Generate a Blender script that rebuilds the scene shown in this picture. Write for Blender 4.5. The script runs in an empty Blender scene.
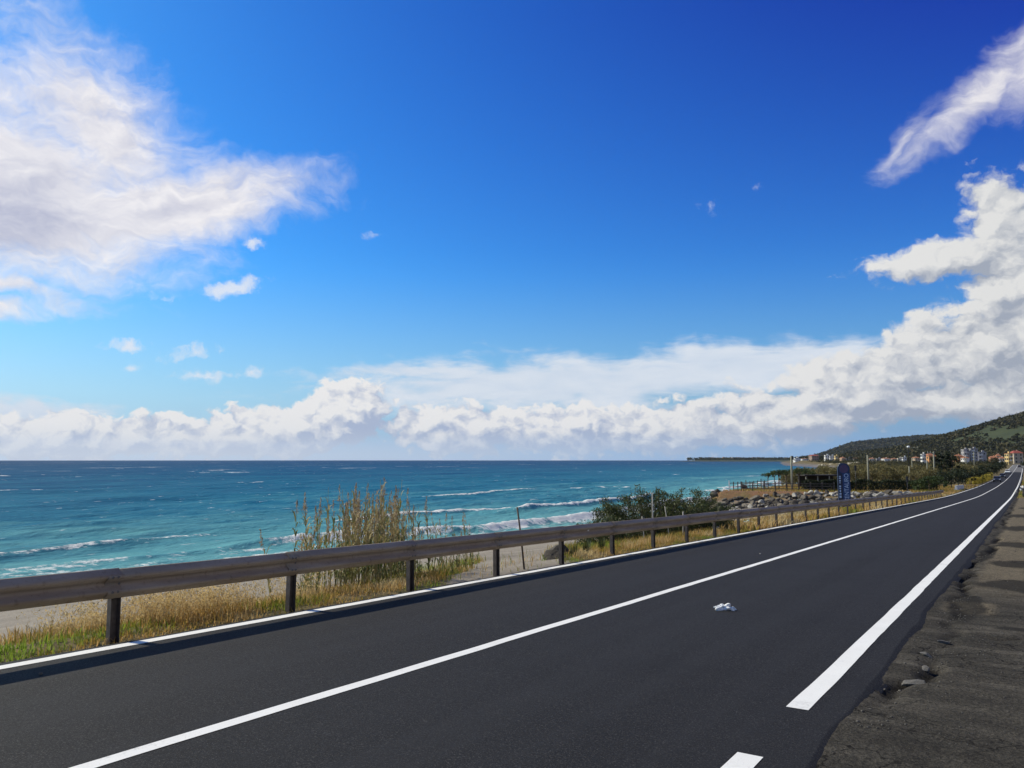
import bpy, bmesh, math, random
import numpy as np
from mathutils import Vector, Matrix, Euler

R = math.radians
S = bpy.context.scene
COL = S.collection
rng = np.random.default_rng(7)
random.seed(7)

# ------------------------------------------------------------------ camera, sun, sky, exposure
# World axes: Y runs along the road, X to its right, Z up; the camera stands on the right shoulder.
CAM_Z = 1.8
YAW = 32.587
cd = bpy.data.cameras.new('camera'); cam = bpy.data.objects.new('camera', cd); COL.objects.link(cam)
cd.sensor_width = 36.0; cd.lens = 28.125; cd.clip_start = 0.05; cd.clip_end = 60000
cam.location = (0, 0, CAM_Z); cam.rotation_euler = (R(90 + 5.427), 0, R(YAW))
S.camera = cam

SUN_EL = 38.0
SUN_DIR = Vector((-0.985, -0.17, 0)).normalized() * math.cos(R(SUN_EL)) + Vector((0, 0, math.sin(R(SUN_EL))))
ld = bpy.data.lights.new('sun', 'SUN'); sun = bpy.data.objects.new('sun', ld); COL.objects.link(sun)
ld.energy = 5.0; ld.angle = R(0.53); ld.color = (1.0, 0.915, 0.70)
sun.location = (-30, -10, 40); sun.rotation_euler = SUN_DIR.to_track_quat('Z', 'Y').to_euler()

S.view_settings.view_transform = 'Standard'; S.view_settings.look = 'None'
S.view_settings.exposure = 0.0; S.view_settings.gamma = 1.0; S.view_settings.use_curve_mapping = False
S.render.engine = 'CYCLES'
S.cycles.use_denoising = True
S.cycles.max_bounces = 6; S.cycles.transparent_max_bounces = 16; S.cycles.volume_bounces = 0
S.cycles.sample_clamp_indirect = 4.0


# ------------------------------------------------------------------ node helper
class NT:
    def __init__(s, tree):
        s.t = tree
    def new(s, typ, ins=None, **at):
        n = s.t.nodes.new('ShaderNode' + typ)
        for k, v in at.items():
            setattr(n, k, v)
        for k, v in (ins or {}).items():
            s.put(n.inputs[k], v)
        return n
    def put(s, sock, v):
        if isinstance(v, bpy.types.NodeSocket):
            s.t.links.new(v, sock)
        else:
            sock.default_value = v
    def m(s, op, a, b=0.0, c=0.0, clamp=False):
        n = s.t.nodes.new('ShaderNodeMath'); n.operation = op; n.use_clamp = clamp
        s.put(n.inputs[0], a); s.put(n.inputs[1], b); s.put(n.inputs[2], c)
        return n.outputs[0]
    def v(s, op, a, b=(0, 0, 0), scale=None):
        n = s.t.nodes.new('ShaderNodeVectorMath'); n.operation = op
        s.put(n.inputs[0], a); s.put(n.inputs[1], b)
        if scale is not None: s.put(n.inputs[3], scale)
        return n.outputs[1] if op in ('DOT_PRODUCT', 'LENGTH', 'DISTANCE') else n.outputs[0]
    def step(s, x, lo, hi):
        n = s.new('MapRange', interpolation_type='SMOOTHSTEP')
        s.put(n.inputs['Value'], x); s.put(n.inputs['From Min'], lo); s.put(n.inputs['From Max'], hi)
        return n.outputs['Result']
    def lin(s, x, lo, hi, a=0.0, b=1.0):
        n = s.new('MapRange')
        s.put(n.inputs['Value'], x); s.put(n.inputs['From Min'], lo); s.put(n.inputs['From Max'], hi)
        s.put(n.inputs['To Min'], a); s.put(n.inputs['To Max'], b)
        return n.outputs['Result']
    def noise(s, vec, scale, detail=4, rough=0.55, dist=0.0, out=0, dims='3D'):
        n = s.new('TexNoise', {'Scale': scale, 'Detail': detail, 'Roughness': rough, 'Distortion': dist}, noise_dimensions=dims)
        if vec is not None: s.put(n.inputs['Vector'], vec)
        return n.outputs[out]
    def mix(s, f, a, b, blend='MIX'):
        n = s.new('MixRGB', blend_type=blend)
        s.put(n.inputs[0], f)
        for i, x in ((1, a), (2, b)):
            s.put(n.inputs[i], x if isinstance(x, bpy.types.NodeSocket) else (x[0], x[1], x[2], 1))
        return n.outputs[0]
    def ramp(s, f, stops, interp='LINEAR'):
        n = s.new('ValToRGB'); cr = n.color_ramp; cr.interpolation = interp
        while len(cr.elements) < len(stops): cr.elements.new(0.5)
        for e, (p, c) in zip(cr.elements, stops):
            e.position = p; e.color = (c[0], c[1], c[2], 1) if hasattr(c, '__len__') else (c, c, c, 1)
        s.put(n.inputs[0], f)
        return n.outputs[0]


def new_world():
    w = bpy.data.worlds.new('World'); S.world = w; w.use_nodes = True
    w.node_tree.nodes.clear(); k = NT(w.node_tree)
    sky = k.new('TexSky', sky_type='NISHITA', sun_disc=False, sun_elevation=R(SUN_EL),
                sun_rotation=math.atan2(SUN_DIR.x, SUN_DIR.y), altitude=20, air_density=1.0, dust_density=0.6, ozone_density=2.2)
    hs = k.new('HueSaturation', {'Hue': 0.503, 'Saturation': 1.42, 'Value': 1.0, 'Color': sky.outputs[0]})
    D = k.new('TexCoord').outputs['Generated']
    a = R(YAW)
    fx = k.v('DOT_PRODUCT', D, (-math.sin(a), math.cos(a), 0))
    rx = k.v('DOT_PRODUCT', D, (math.cos(a), math.sin(a), 0))
    z = k.new('SeparateXYZ', {0: D}).outputs[2]
    az = k.m('MULTIPLY', k.m('ARCTAN2', rx, fx), 57.2958)       # compass bearing from the camera's axis, degrees
    el = k.m('MULTIPLY', k.m('ARCSINE', z), 57.2958)            # elevation, degrees
    P0 = k.new('CombineXYZ', {0: az, 1: el, 2: 0.0}).outputs[0]
    # deeper blue away from the sun; the unseen sky overhead dimmed to cut fill
    deep = k.m('MULTIPLY', k.m('MULTIPLY', k.lin(az, -30, 34), k.lin(el, 4, 30)), k.lin(el, 36, 60, 1, 0))
    low = k.lin(el, 0, 13)
    tint = k.mix(low, (1.0, 1.10, 1.14), (0.46, 1.20, 1.56))
    tint = k.mix(deep, tint, (0.42, 0.27, 1.16))
    tint = k.mix(k.lin(el, 36, 62), tint, (0.42, 0.58, 0.80))
    col = k.mix(1.0, hs.outputs[0], tint, 'MULTIPLY')

    def px(x, y):
        vx = (x - 512) / 800; vy = -(y - 384) / 800; p = R(5.427)
        f = math.cos(p) - vy * math.sin(p); u = math.sin(p) + vy * math.cos(p)
        return math.degrees(math.atan2(vx, f)), math.degrees(math.atan2(u, math.hypot(vx, f)))
    def field(P, items):
        acc = None
        for (x, y, w_, h_, rot, gain) in items:
            u0, v0 = px(x, y)
            mp = k.new('Mapping', {'Vector': P, 'Location': (u0, v0, 0), 'Rotation': (0, 0, R(rot)),
                                   'Scale': (w_ / 13.6, h_ / 13.6, 1)}, vector_type='TEXTURE')
            e = k.m('MULTIPLY_ADD', k.v('LENGTH', mp.outputs[0]), -gain, gain)
            acc = e if acc is None else k.m('MAXIMUM', acc, e)
        return acc
    def warp(P, scale, amount, detail=3):
        n = k.noise(P, scale, detail, 0.6, out=1)
        return k.v('ADD', P, k.v('SCALE', k.v('SUBTRACT', n, (0.5, 0.5, 0.5)), scale=amount))

    def shade(dens, a0, a1, lit, dark, light):
        return k.step(dens, a0, a1), k.mix(lit, dark, light)

    col = k.v('SCALE', col, scale=0.1)
    col = k.mix(k.m('POWER', k.lin(el, 0, 15, 1, 0), 1.6), col, k.mix(k.lin(az, -32, 30), (0.36, 0.62, 0.90), (0.15, 0.33, 0.62)))
    # --- thin stratiform sheet lying behind the heaps
    Pw = k.v('MULTIPLY', warp(P0, 0.25, 2.6), (1, 1, 0))
    Ps = k.v('MULTIPLY', P0, (0.16, 0.62, 0))
    st = k.noise(Ps, 1.3, 8, 0.62, 0.4)
    m = field(Pw, [(560, 385, 260, 34, 2, 1.0), (760, 366, 150, 30, 3, 1.2), (430, 374, 130, 10, 1, 0.7), (30, 412, 80, 12, -3, 0.9)])
    d = k.m('ADD', m, k.m('MULTIPLY_ADD', st, 1.5, -0.62))
    al = k.m('MULTIPLY', k.step(d, 0.0, 0.70), 0.95)
    col = k.mix(al, col, k.mix(st, (0.52, 0.63, 0.78), (0.86, 0.88, 0.91)))

    # --- streaked high cloud on the left and the torn wisps top right
    Pc = k.v('MULTIPLY', warp(P0, 0.18, 4.0, 4), (1, 1, 0))
    mp = k.new('Mapping', {'Vector': Pc, 'Rotation': (0, 0, R(-16)), 'Scale': (0.16, 0.36, 1)})
    c1 = k.noise(mp.outputs[0], 1.25, 9, 0.62, 0.5)
    c2 = k.noise(k.v('ADD', mp.outputs[0], (-0.06, 0.16, 0)), 1.25, 9, 0.62, 0.5)
    fine = k.noise(Pc, 0.75, 7, 0.68)
    m = field(Pc, [(-10, 185, 210, 92, -4, 1.75), (150, 208, 190, 46, 13, 1.55), (105, 130, 130, 66, -28, 1.15), (70, 50, 80, 34, -20, 0.62),
                   (-30, 276, 150, 15, -8, 0.95), (0, 308, 60, 12, 10, 0.8), (-80, 90, 130, 80, 0, 1.2),
                   (978, 98, 100, 20, 36, 0.95), (1060, 50, 80, 42, 30, 1.0), (908, 142, 40, 10, 42, 0.55)])
    d = k.m('ADD', m, k.m('ADD', k.m('MULTIPLY_ADD', c1, 1.15, -0.56), k.m('MULTIPLY_ADD', fine, 0.5, -0.27)))
    al = k.m('MULTIPLY', k.step(d, -0.10, 1.0), 0.96)
    lit = k.m('ADD', 0.72, k.m('MULTIPLY', k.m('SUBTRACT', c1, c2), 1.7), clamp=True)
    lit = k.m('SUBTRACT', lit, k.m('MULTIPLY', k.step(field(P0, [(-5, 215, 95, 50, 6, 1.0)]), 0.0, 0.8), 0.55), clamp=True)
    col = k.mix(al, col, k.mix(lit, (0.50, 0.51, 0.63), (0.93, 0.90, 0.90)))

    # --- small scattered scraps
    Pz = k.v('MULTIPLY', warp(P0, 0.9, 1.3, 5), (1, 1, 0))
    n0 = k.noise(Pz, 1.0, 7, 0.62)
    m = field(Pz, [(232, 288, 38, 11, 14, 1.3), (128, 345, 24, 8, 4, 0.9), (190, 353, 36, 10, 10, 0.7), (205, 377, 34, 8, 0, 0.9), (252, 372, 20, 7, 0, 0.9),
                   (252, 243, 16, 7, 8, 1.0), (160, 298, 24, 5, 0, 0.6), (712, 206, 22, 7, 0, 0.34), (371, 237, 10, 4, 0, 0.40), (760, 187, 8, 4, 0, 0.2), (134, 369, 12, 6, 0, 0.7)])
    d = k.m('ADD', m, k.m('MULTIPLY_ADD', n0, 2.2, -1.22))
    col = k.mix(k.m('MULTIPLY', k.step(d, 0.0, 1.0), 0.85), col, (0.80, 0.83, 0.90))

    # --- heaped cumulus: the bank along the horizon and the tower on the right
    Pk = k.v('MULTIPLY', warp(P0, 0.55, 1.5, 4), (1, 1, 0))
    def billow(P):
        Q = k.v('MULTIPLY', P, (1.0, 1.35, 1.0))
        big = k.noise(Q, 0.16, 2, 0.5); mid = k.noise(Q, 0.42, 1, 0.5); f = k.noise(Q, 1.1, 7, 0.60)
        pf = k.m('ABSOLUTE', k.m('MULTIPLY_ADD', k.noise(Q, 0.46, 7, 0.54), 2.0, -1.0))        # rounded heads with creases between
        return k.m('ADD', k.m('ADD', k.m('MULTIPLY', big, 0.75), k.m('MULTIPLY', pf, 0.62)), k.m('ADD', k.m('MULTIPLY', f, 0.26), k.m('MULTIPLY_ADD', mid, 0.40, -0.36)))
    b0 = billow(Pk)
    b1 = billow(k.v('ADD', Pk, (-0.50, 0.55, 0)))
    items = [(70, 438, 130, 25, 0, 1.0), (-60, 436, 120, 26, 0, 1.0), (215, 436, 110, 24, 0, 1.0), (338, 410, 58, 33, 6, 1.2), (290, 428, 90, 28, 0, 1.1), (480, 428, 100, 30, 0, 1.0), (560, 432, 120, 32, 0, 1.1),
             (680, 426, 110, 32, 0, 1.1), (780, 420, 110, 40, 0, 1.1), (860, 388, 100, 44, 10, 1.25), (975, 352, 112, 52, 18, 1.3), (1050, 330, 80, 100, 0, 1.4), (930, 262, 90, 20, 4, 1.15),
             (1010, 215, 44, 60, 20, 1.3), (1050, 250, 70, 110, 0, 1.4), (985, 300, 70, 30, 20, 1.2), (960, 400, 190, 24, 0, 1.2), (1090, 400, 130, 50, 0, 1.2)]
    m0 = field(Pk, items)
    m1 = field(k.v('ADD', Pk, (-1.3, 1.0, 0)), items)
    # a flat base, and the bank carried on all round the horizon outside the view
    ring = k.m('MULTIPLY', k.step(k.m('ABSOLUTE', az), 38, 48), k.m('SUBTRACT', 0.9, k.m('ABSOLUTE', k.m('MULTIPLY_ADD', el, 0.22, -0.9))))
    m0 = k.m('MAXIMUM', m0, k.m('SUBTRACT', ring, k.m('SUBTRACT', 1.0, k.step(k.m('ABSOLUTE', az), 38, 48))))
    # unseen cumulus added right of and behind the viewer for neutral fill light
    fill_cloud = k.m('SUBTRACT', 1.1, k.v('LENGTH', k.new('CombineXYZ', {0: k.m('MULTIPLY_ADD', az, 1 / 58, -114 / 58), 1: k.m('MULTIPLY_ADD', el, 1 / 20, -16 / 20), 2: 0.0}).outputs[0]))
    m0 = k.m('MAXIMUM', m0, fill_cloud)
    d0 = k.m('ADD', k.m('ADD', m0, k.m('MULTIPLY', k.m('MINIMUM', k.m('ADD', m0, 0.15), 0.0), 2.5)), k.m('ADD', k.m('MULTIPLY_ADD', b0, 1.6, -0.74), k.m('MULTIPLY', k.m('SUBTRACT', k.noise(Pk, 0.13, 2, 0.5), 0.52), k.lin(az, 16, 27, 0.4, 1.7))))
    al = k.step(d0, 0.0, k.lin(az, 10, 28, 0.22, 0.46))
    foot = k.m('ADD', k.lin(az, 6, 26, -2.0, 2.2), k.m('MULTIPLY_ADD', k.noise(k.v('MULTIPLY', P0, (0.25, 0.9, 0)), 1.0, 5), 2.4, -1.2))
    al = k.m('MULTIPLY', al, k.step(k.m('SUBTRACT', el, foot), -0.5, 0.5))
    lit = k.m('ADD', k.lin(az, 5, 26, 0.46, 0.40), k.m('ADD', k.m('MULTIPLY', k.m('SUBTRACT', b0, b1), k.lin(az, 6, 26, 3.5, 2.5)), k.m('MULTIPLY', k.m('SUBTRACT', m0, m1), 1.0)), clamp=True)
    base = k.mix(k.lin(az, 5, 30), (0.40, 0.47, 0.63), (0.36, 0.40, 0.48))
    top = k.mix(k.lin(az, 5, 32), (0.86, 0.85, 0.84), (0.76, 0.76, 0.75))
    col = k.mix(al, col, k.mix(lit, base, top))
    # milky air low over the water
    low = k.m('MULTIPLY', k.m('SUBTRACT', 1.0, k.step(el, 0.2, 2.4)), k.lin(az, 30, 0, 0.25, 0.72))
    col = k.mix(low, col, k.mix(k.lin(az, -20, 20), (0.68, 0.72, 0.78), (0.36, 0.52, 0.74)))
    # below the horizon the dome stays dull
    bg = k.new('Background', {'Color': k.v('SCALE', col, scale=10.0), 'Strength': 0.1})
    out = k.new('OutputWorld', {'Surface': bg.outputs[0]})
    return w, sky, hs, bg, k
WORLD = new_world()
WORLD[0].cycles.sampling_method = 'MANUAL'; WORLD[0].cycles.sample_map_resolution = 256

# ------------------------------------------------------------------ numeric noise and ground shape
_perm = np.random.default_rng(3).permutation(512); _perm = np.concatenate([_perm, _perm])
_val = np.random.default_rng(4).random(1024) * 2 - 1
def vnoise(x, y):
    x = np.asarray(x, float); y = np.asarray(y, float)
    xi = np.floor(x).astype(int); yi = np.floor(y).astype(int); fx = x - xi; fy = y - yi
    u = fx * fx * fx * (fx * (fx * 6 - 15) + 10); w = fy * fy * fy * (fy * (fy * 6 - 15) + 10)
    h = lambda a, b: _val[_perm[(_perm[a & 511] + b) & 511]]
    a = h(xi, yi); b = h(xi + 1, yi); c = h(xi, yi + 1); d = h(xi + 1, yi + 1)
    return (a * (1 - u) + b * u) * (1 - w) + (c * (1 - u) + d * u) * w
def fbm(x, y, o=4, g=0.5):
    s = 0; a = 1; t = 0
    for i in range(o):
        s = s + a * vnoise(np.asarray(x) * 2 ** i + 17.3 * i, np.asarray(y) * 2 ** i - 9.1 * i); t += a; a *= g
    return s / t
def sstep(x, a, b):
    t = np.clip((np.asarray(x, float) - a) / (b - a), 0, 1); return t * t * (3 - 2 * t)

SEA_Z = -5.7
_yk = np.array([-400, -100, 0, 60, 110, 178, 250, 310, 372, 470, 590, 660, 800, 1200, 9000.])
_zk = np.array([9.0, 2.3, 0, -1.40, -2.55, -3.35, -3.80, -3.92, -3.75, -3.35, -2.65, -2.05, -1.6, 1.0, 6.0])
_yd = np.arange(-400, 9000, 2.0); _zd = np.interp(_yd, _yk, _zk)
_kern = np.hanning(31); _kern /= _kern.sum()
_zd = np.concatenate([_zd[:15], np.convolve(_zd, _kern, 'valid'), _zd[-15:]])
def zr(Y): return np.interp(Y, _yd, _zd)
def coast(Y):
    return np.interp(Y, [-400, 20, 60, 100, 135, 170, 250, 400, 700, 1150, 1853, 2660, 3500, 3790, 3829, 4300, 9000],
                     [-47, -45.5, -43.5, -43, -44, -48, -60, -66, -130, -275, -443, -640, -840, -900, -1436, -1520, -1520]) + 1.3 * vnoise(np.asarray(Y) / 19.0, 3.3)
def plateau(X, Y):
    e = np.interp(Y, [100, 140, 250, 400, 9000], [-37, -37, -50, -56, 0]); e = np.where(np.asarray(Y) > 400, coast(Y) + 10, e)
    return sstep(Y, 110.5, 114.5) * sstep(X, e - 3.2, e)
def hills(X, Y):
    A = np.interp(X, [-4000, -440, -226, -121, -65, 0, 200, 600, 1500, 4000], [0, 0, 23, 53, 72, 90, 150, 270, 380, 380])
    b = sstep(Y, 1150, 2050) * (1 - 0.5 * sstep(Y, 2300, 3600))
    h = A * b * (1 + 0.22 * fbm(X / 260, Y / 260, 4))
    B = np.interp(X, [-4000, -1050, -935, -888, -792, -480, 0, 4000], [0, 0, 16, 46, 86, 112, 118, 150])
    h2 = B * sstep(Y, 3900, 4750) * (1 + 0.10 * fbm(X / 420, Y / 420, 4))
    C = np.interp(X, [-4000, 9, 60, 4000], [0, 0, 4, 520]) * sstep(Y, -800, 300)          # land climbing away on the inland side
    return np.maximum(np.maximum(h, h2), C * 0.6)
def ground_z(X, Y, road_gap=True):
    X = np.asarray(X, float); Y = np.asarray(Y, float)
    c = coast(Y); r = zr(Y)
    t = np.clip((-9.0 - X) / (-9.0 - (c + 1.5)), 0, None)
    beach = (r - 0.04) + (SEA_Z + 0.15 - (r - 0.04)) * np.minimum(t, 1) ** 0.94 - 0.09 * np.clip(c + 1.5 - X, 0, None)
    beach = beach + 0.10 * fbm(X / 5, Y / 5, 4) * sstep(-X, 10, 14) + 0.05 * fbm(X / 1.1, Y / 1.1, 3) * sstep(-X, 8.6, 10)
    w = plateau(X, Y)
    flat = r - 0.02 + 0.12 * fbm(X / 9, Y / 9, 3) * sstep(-X, 9, 14)
    z = beach * (1 - w) + flat * w
    z = np.where(Y > 3300, np.where(X > c, np.maximum(z, -4.5 + 8 * sstep(X, c, c + 60) * (0.7 + 0.3 * vnoise(X / 90, Y / 90))), z), z)
    z = np.maximum(z, -14)
    z = z + hills(X, Y) * sstep(X, c, c + 150)
    if road_gap:
        z = z - 0.10 * (sstep(X, -8.35, -8.2) * (1 - sstep(X, 5.2, 6.5)))
    return z

def field_mask(X, Y):
    h = hills(X, Y) + 9 * fbm(X / 60, Y / 60, 3)
    return sstep(X + 40 * vnoise(X / 50, Y / 50), -115, -70) * sstep(h, 26, 33) * (1 - sstep(h, 60, 70)) * (1 - 0.9 * sstep(vnoise(X / 38, Y / 80), 0.25, 0.45))

def at(px, d):
    """ground position at bearing px (photo column) and distance d ahead of the camera"""
    xc = (px - 512) / 800 * d; a = R(YAW)
    return (math.cos(a) * xc - math.sin(a) * d, math.sin(a) * xc + math.cos(a) * d)
def gz(X, Y): return float(ground_z(X, Y))

# ------------------------------------------------------------------ object helpers
def tag(o, label=None, cat=None, group=None, kind=None):
    if label: o['label'] = label
    if cat: o['category'] = cat
    if group: o['group'] = group
    if kind: o['kind'] = kind
    return o
def empty(name, loc, rz=0.0, **kw):
    o = bpy.data.objects.new(name, None); COL.objects.link(o); o.empty_display_size = 0.2
    o.location = loc; o.rotation_euler = (0, 0, rz); tag(o, **kw); return o
def link(name, me, mat=None, parent=None, loc=(0, 0, 0)):
    o = bpy.data.objects.new(name, me); COL.objects.link(o)
    if mat is not None and len(me.materials) == 0: me.materials.append(mat)
    if parent: o.parent = parent
    o.location = loc; return o
def kids(o): return [c for c in bpy.data.objects if c.parent == o]
def copy_tree(o, parent=None):
    c = o.copy(); COL.objects.link(c); c.parent = parent
    for ch in kids(o): copy_tree(ch, c)
    return c
def fast_mesh(name, V, F, smooth=False):
    """V (n,3); F (m,k) all the same k"""
    me = bpy.data.meshes.new(name); V = np.asarray(V, np.float32); F = np.asarray(F, np.int32)
    me.vertices.add(len(V)); me.vertices.foreach_set('co', V.ravel())
    k = F.shape[1]; me.loops.add(F.size); me.loops.foreach_set('vertex_index', F.ravel())
    me.polygons.add(len(F)); me.polygons.foreach_set('loop_start', np.arange(0, F.size, k, dtype=np.int32))
    try: me.polygons.foreach_set('loop_total', np.full(len(F), k, np.int32))
    except Exception: pass
    me.update(calc_edges=True); me.validate()
    if smooth: me.polygons.foreach_set('use_smooth', np.ones(len(F), bool))
    return me
def attr(me, name, vals, domain='POINT'):
    a = me.attributes.new(name, 'FLOAT', domain); a.data.foreach_set('value', np.asarray(vals, np.float32).ravel())
def grid_mesh(name, xs, ys, zfun, smooth=True):
    X, Y = np.meshgrid(xs, ys); Z = zfun(X, Y); n, m = X.shape
    i = np.arange(n * m).reshape(n, m)
    F = np.stack([i[:-1, :-1], i[:-1, 1:], i[1:, 1:], i[1:, :-1]], -1).reshape(-1, 4)
    return fast_mesh(name, np.stack([X, Y, Z], -1).reshape(-1, 3), F, smooth), X, Y, Z
class MB:
    def __init__(s): s.bm = bmesh.new()
    def box(s, c, size, rz=0.0, rot=None, bevel=0.0):
        r = bmesh.ops.create_cube(s.bm, size=1.0); vs = r['verts']
        M = Matrix.Translation(c) @ (rot.to_4x4() if rot is not None else Matrix.Rotation(rz, 4, 'Z')) @ Matrix.Diagonal((*size, 1))
        bmesh.ops.transform(s.bm, matrix=M, verts=vs)
        if bevel > 0:
            es = list({e for v in vs for e in v.link_edges}); bmesh.ops.bevel(s.bm, geom=es, offset=bevel, segments=2, affect='EDGES', profile=0.6)
        return s
    def tube(s, pts, rad, seg=8, cap=True):
        pts = [Vector(p) for p in pts]; rad = rad if hasattr(rad, '__len__') else [rad] * len(pts)
        rings = []
        for i, p in enumerate(pts):
            d = (pts[min(i + 1, len(pts) - 1)] - pts[max(i - 1, 0)]).normalized()
            a = d.orthogonal().normalized() if abs(d.z) < 0.9 else Vector((1, 0, 0)); a = (a - d * a.dot(d)).normalized(); b = d.cross(a)
            rings.append([s.bm.verts.new(p + (a * math.cos(t) + b * math.sin(t)) * rad[i]) for t in [2 * math.pi * j / seg for j in range(seg)]])
        for r0, r1 in zip(rings, rings[1:]):
            for j in range(seg):
                f = s.bm.faces.new((r0[j], r0[(j + 1) % seg], r1[(j + 1) % seg], r1[j])); f.smooth = True
        if cap:
            s.bm.faces.new(rings[0][::-1]); s.bm.faces.new(rings[-1])
        return s
    def poly(s, pts):
        s.bm.faces.new([s.bm.verts.new(p) for p in pts]); return s
    def prism(s, prof, axis_a, axis_b, bevel=0):
        """profile of (u,v) carried from point a to point b; u horizontal across, v up"""
        a = Vector(axis_a); b = Vector(axis_b); d = (b - a).normalized(); w = Vector((0, 0, 1)); u = d.cross(w).normalized()
        r0 = [s.bm.verts.new(a + u * p[0] + w * p[1]) for p in prof]; r1 = [s.bm.verts.new(b + u * p[0] + w * p[1]) for p in prof]
        n = len(prof)
        for j in range(n): s.bm.faces.new((r0[j], r0[(j + 1) % n], r1[(j + 1) % n], r1[j]))
        s.bm.faces.new(r0[::-1]); s.bm.faces.new(r1); return s
    def ball(s, c, r, sub=2, jit=0.0, seed=0, flat=1.0):
        rr = bmesh.ops.create_icosphere(s.bm, subdivisions=sub, radius=1.0); q = random.Random(seed)
        for v in rr['verts']:
            k = 1 + (q.random() - 0.5) * 2 * jit; v.co = Vector((v.co.x * r * k, v.co.y * r * k, v.co.z * r * k * flat)) + Vector(c)
        return s
    def mesh(s, name, smooth=False):
        bmesh.ops.recalc_face_normals(s.bm, faces=s.bm.faces)
        me = bpy.data.meshes.new(name); s.bm.to_mesh(me); s.bm.free()
        if smooth: me.polygons.foreach_set('use_smooth', np.ones(len(me.polygons), bool))
        return me
    def build(s, name, mat, parent=None, loc=(0, 0, 0), smooth=False): return link(name, s.mesh(name, smooth), mat, parent, loc)

# ------------------------------------------------------------------ materials
def mat(name):
    m = bpy.data.materials.new(name); m.use_nodes = True; m.node_tree.nodes.clear(); k = NT(m.node_tree); return m, k
def finish(k, bsdf, disp=None):
    k.new('OutputMaterial', {'Surface': bsdf})
def pbr(name, col, rough=0.7, var=0.25, scale=6.0, bump=0.0, bscale=60.0, metal=0.0, spec=0.4, dirt=None, dirt_amt=0.35):
    """plain procedural paint/stone/metal with mottled colour and wear"""
    m, k = mat(name); P = k.new('TexCoord').outputs['Object']
    n = k.noise(P, scale, 5, 0.6)
    c = k.mix(k.m('MULTIPLY', k.m('SUBTRACT', n, 0.5), var * 2, clamp=False), col, [x * 0.4 for x in col])
    c = k.mix(k.lin(n, 0.3, 0.7, 0, 1), [x * (1 - var) for x in col], [min(1, x * (1 + var)) for x in col])
    if dirt is not None:
        c = k.mix(k.m('MULTIPLY', k.step(k.noise(P, scale * 0.6, 6, 0.7), 0.5, 0.72), dirt_amt), c, dirt)
    b = k.new('BsdfPrincipled', {'Base Color': c, 'Roughness': k.lin(n, 0.3, 0.7, max(0.03, rough - 0.08), min(1, rough + 0.08)), 'Metallic': metal, 'Specular IOR Level': spec})
    if bump > 0:
        bn = k.new('Bump', {'Height': k.noise(P, bscale, 5, 0.6), 'Strength': bump, 'Distance': 0.02}); k.put(b.inputs['Normal'], bn.outputs[0])
    finish(k, b.outputs[0]); return m
def leaf_mat(name, stops, rough=0.6, trans=0.25, patch=0.0, pscale=0.5, spec=0.25):
    """foliage whose colour varies leaf by leaf through the face attribute 'tint'"""
    m, k = mat(name); t = k.new('Attribute', attribute_name='tint').outputs['Fac']
    if patch > 0:
        P = k.new('NewGeometry').outputs['Position']
        t = k.m('ADD', t, k.m('MULTIPLY', k.m('SUBTRACT', k.noise(P, pscale, 3), 0.5), patch), clamp=True)
    c = k.ramp(t, stops)
    b = k.new('BsdfPrincipled', {'Base Color': c, 'Roughness': rough, 'Specular IOR Level': spec})
    tr = k.new('BsdfTranslucent', {'Color': c}); mx = k.new('MixShader', {0: trans, 1: b.outputs[0], 2: tr.outputs[0]})
    finish(k, mx.outputs[0]); return m
def leaf_mesh(name, C, size, aspect=2.0, up=0.0, rs=None, tint=None, droop=None):
    """n leaf faces (rhombs) centred on C with random headings"""
    rs = rs or np.random.default_rng(len(C)); n = len(C); size = np.broadcast_to(size, (n,)) * (0.6 + 0.8 * rs.random(n))
    d = rs.normal(size=(n, 3)); d[:, 2] += up * 2.0; d /= np.linalg.norm(d, axis=1, keepdims=True)
    e = np.cross(d, rs.normal(size=(n, 3))); e /= np.linalg.norm(e, axis=1, keepdims=True) + 1e-9
    L = d * size[:, None] / 2; W = e * size[:, None] / (2 * aspect)
    V = np.stack([C - L, C + W + L * 0.1, C + L, C - W + L * 0.1], 1).reshape(-1, 3)
    me = fast_mesh(name, V, np.arange(4 * n).reshape(n, 4))
    attr(me, 'tint', rs.random(n) if tint is None else tint, 'FACE'); return me

M = {}
# ------------------------------------------------------------------ ground sheet
def geo(a, b, first, grow):
    out = [a]; s = first; sg = 1 if b > a else -1
    while sg * (b - out[-1]) > 0: out.append(out[-1] + sg * s); s *= grow
    out[-1] = b; return out
ys = np.array(sorted(set(np.round(list(np.arange(-40, 135, 0.5)) + geo(135, 9000, 0.8, 1.032) + geo(-40, -400, 2, 1.3), 3))))
xs = np.array(sorted(set(np.round(list(np.arange(-70, -8.6, 0.5)) + [-8.6, -8.4, -8.3, -8.2, -8.1] + list(np.arange(-7, 9, 1.0)) + geo(-70, -3200, 1.2, 1.12) + geo(9, 4500, 1.5, 1.09), 3))))
gm, GX, GY, GZ = grid_mesh('ground', xs, ys, ground_z)
dry = fbm(GX / 7, GY / 7, 4) * 0.5 + 0.5
near_verge = (1 - sstep(-GX, 10.6 + 1.2 * vnoise(GY / 3.1, 0.5), 13.0)) * (1 - sstep(GY - 1.65 * (-GX - 8.7), 11.2, 12.0) * (1 - sstep(GY - 1.65 * (-GX - 8.7), 15.2, 17.0)))
late = sstep(GY - 1.65 * (-GX - 8.7), 15.5, 18) * (1 - sstep(-GX, 15 + 2 * vnoise(GY / 6, 0.5), 19)) * (1 - sstep(GY, 60, 110) * 0)
veg = np.clip(np.maximum(near_verge, late), 0, 1) * (GX < -8.0)
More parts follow.
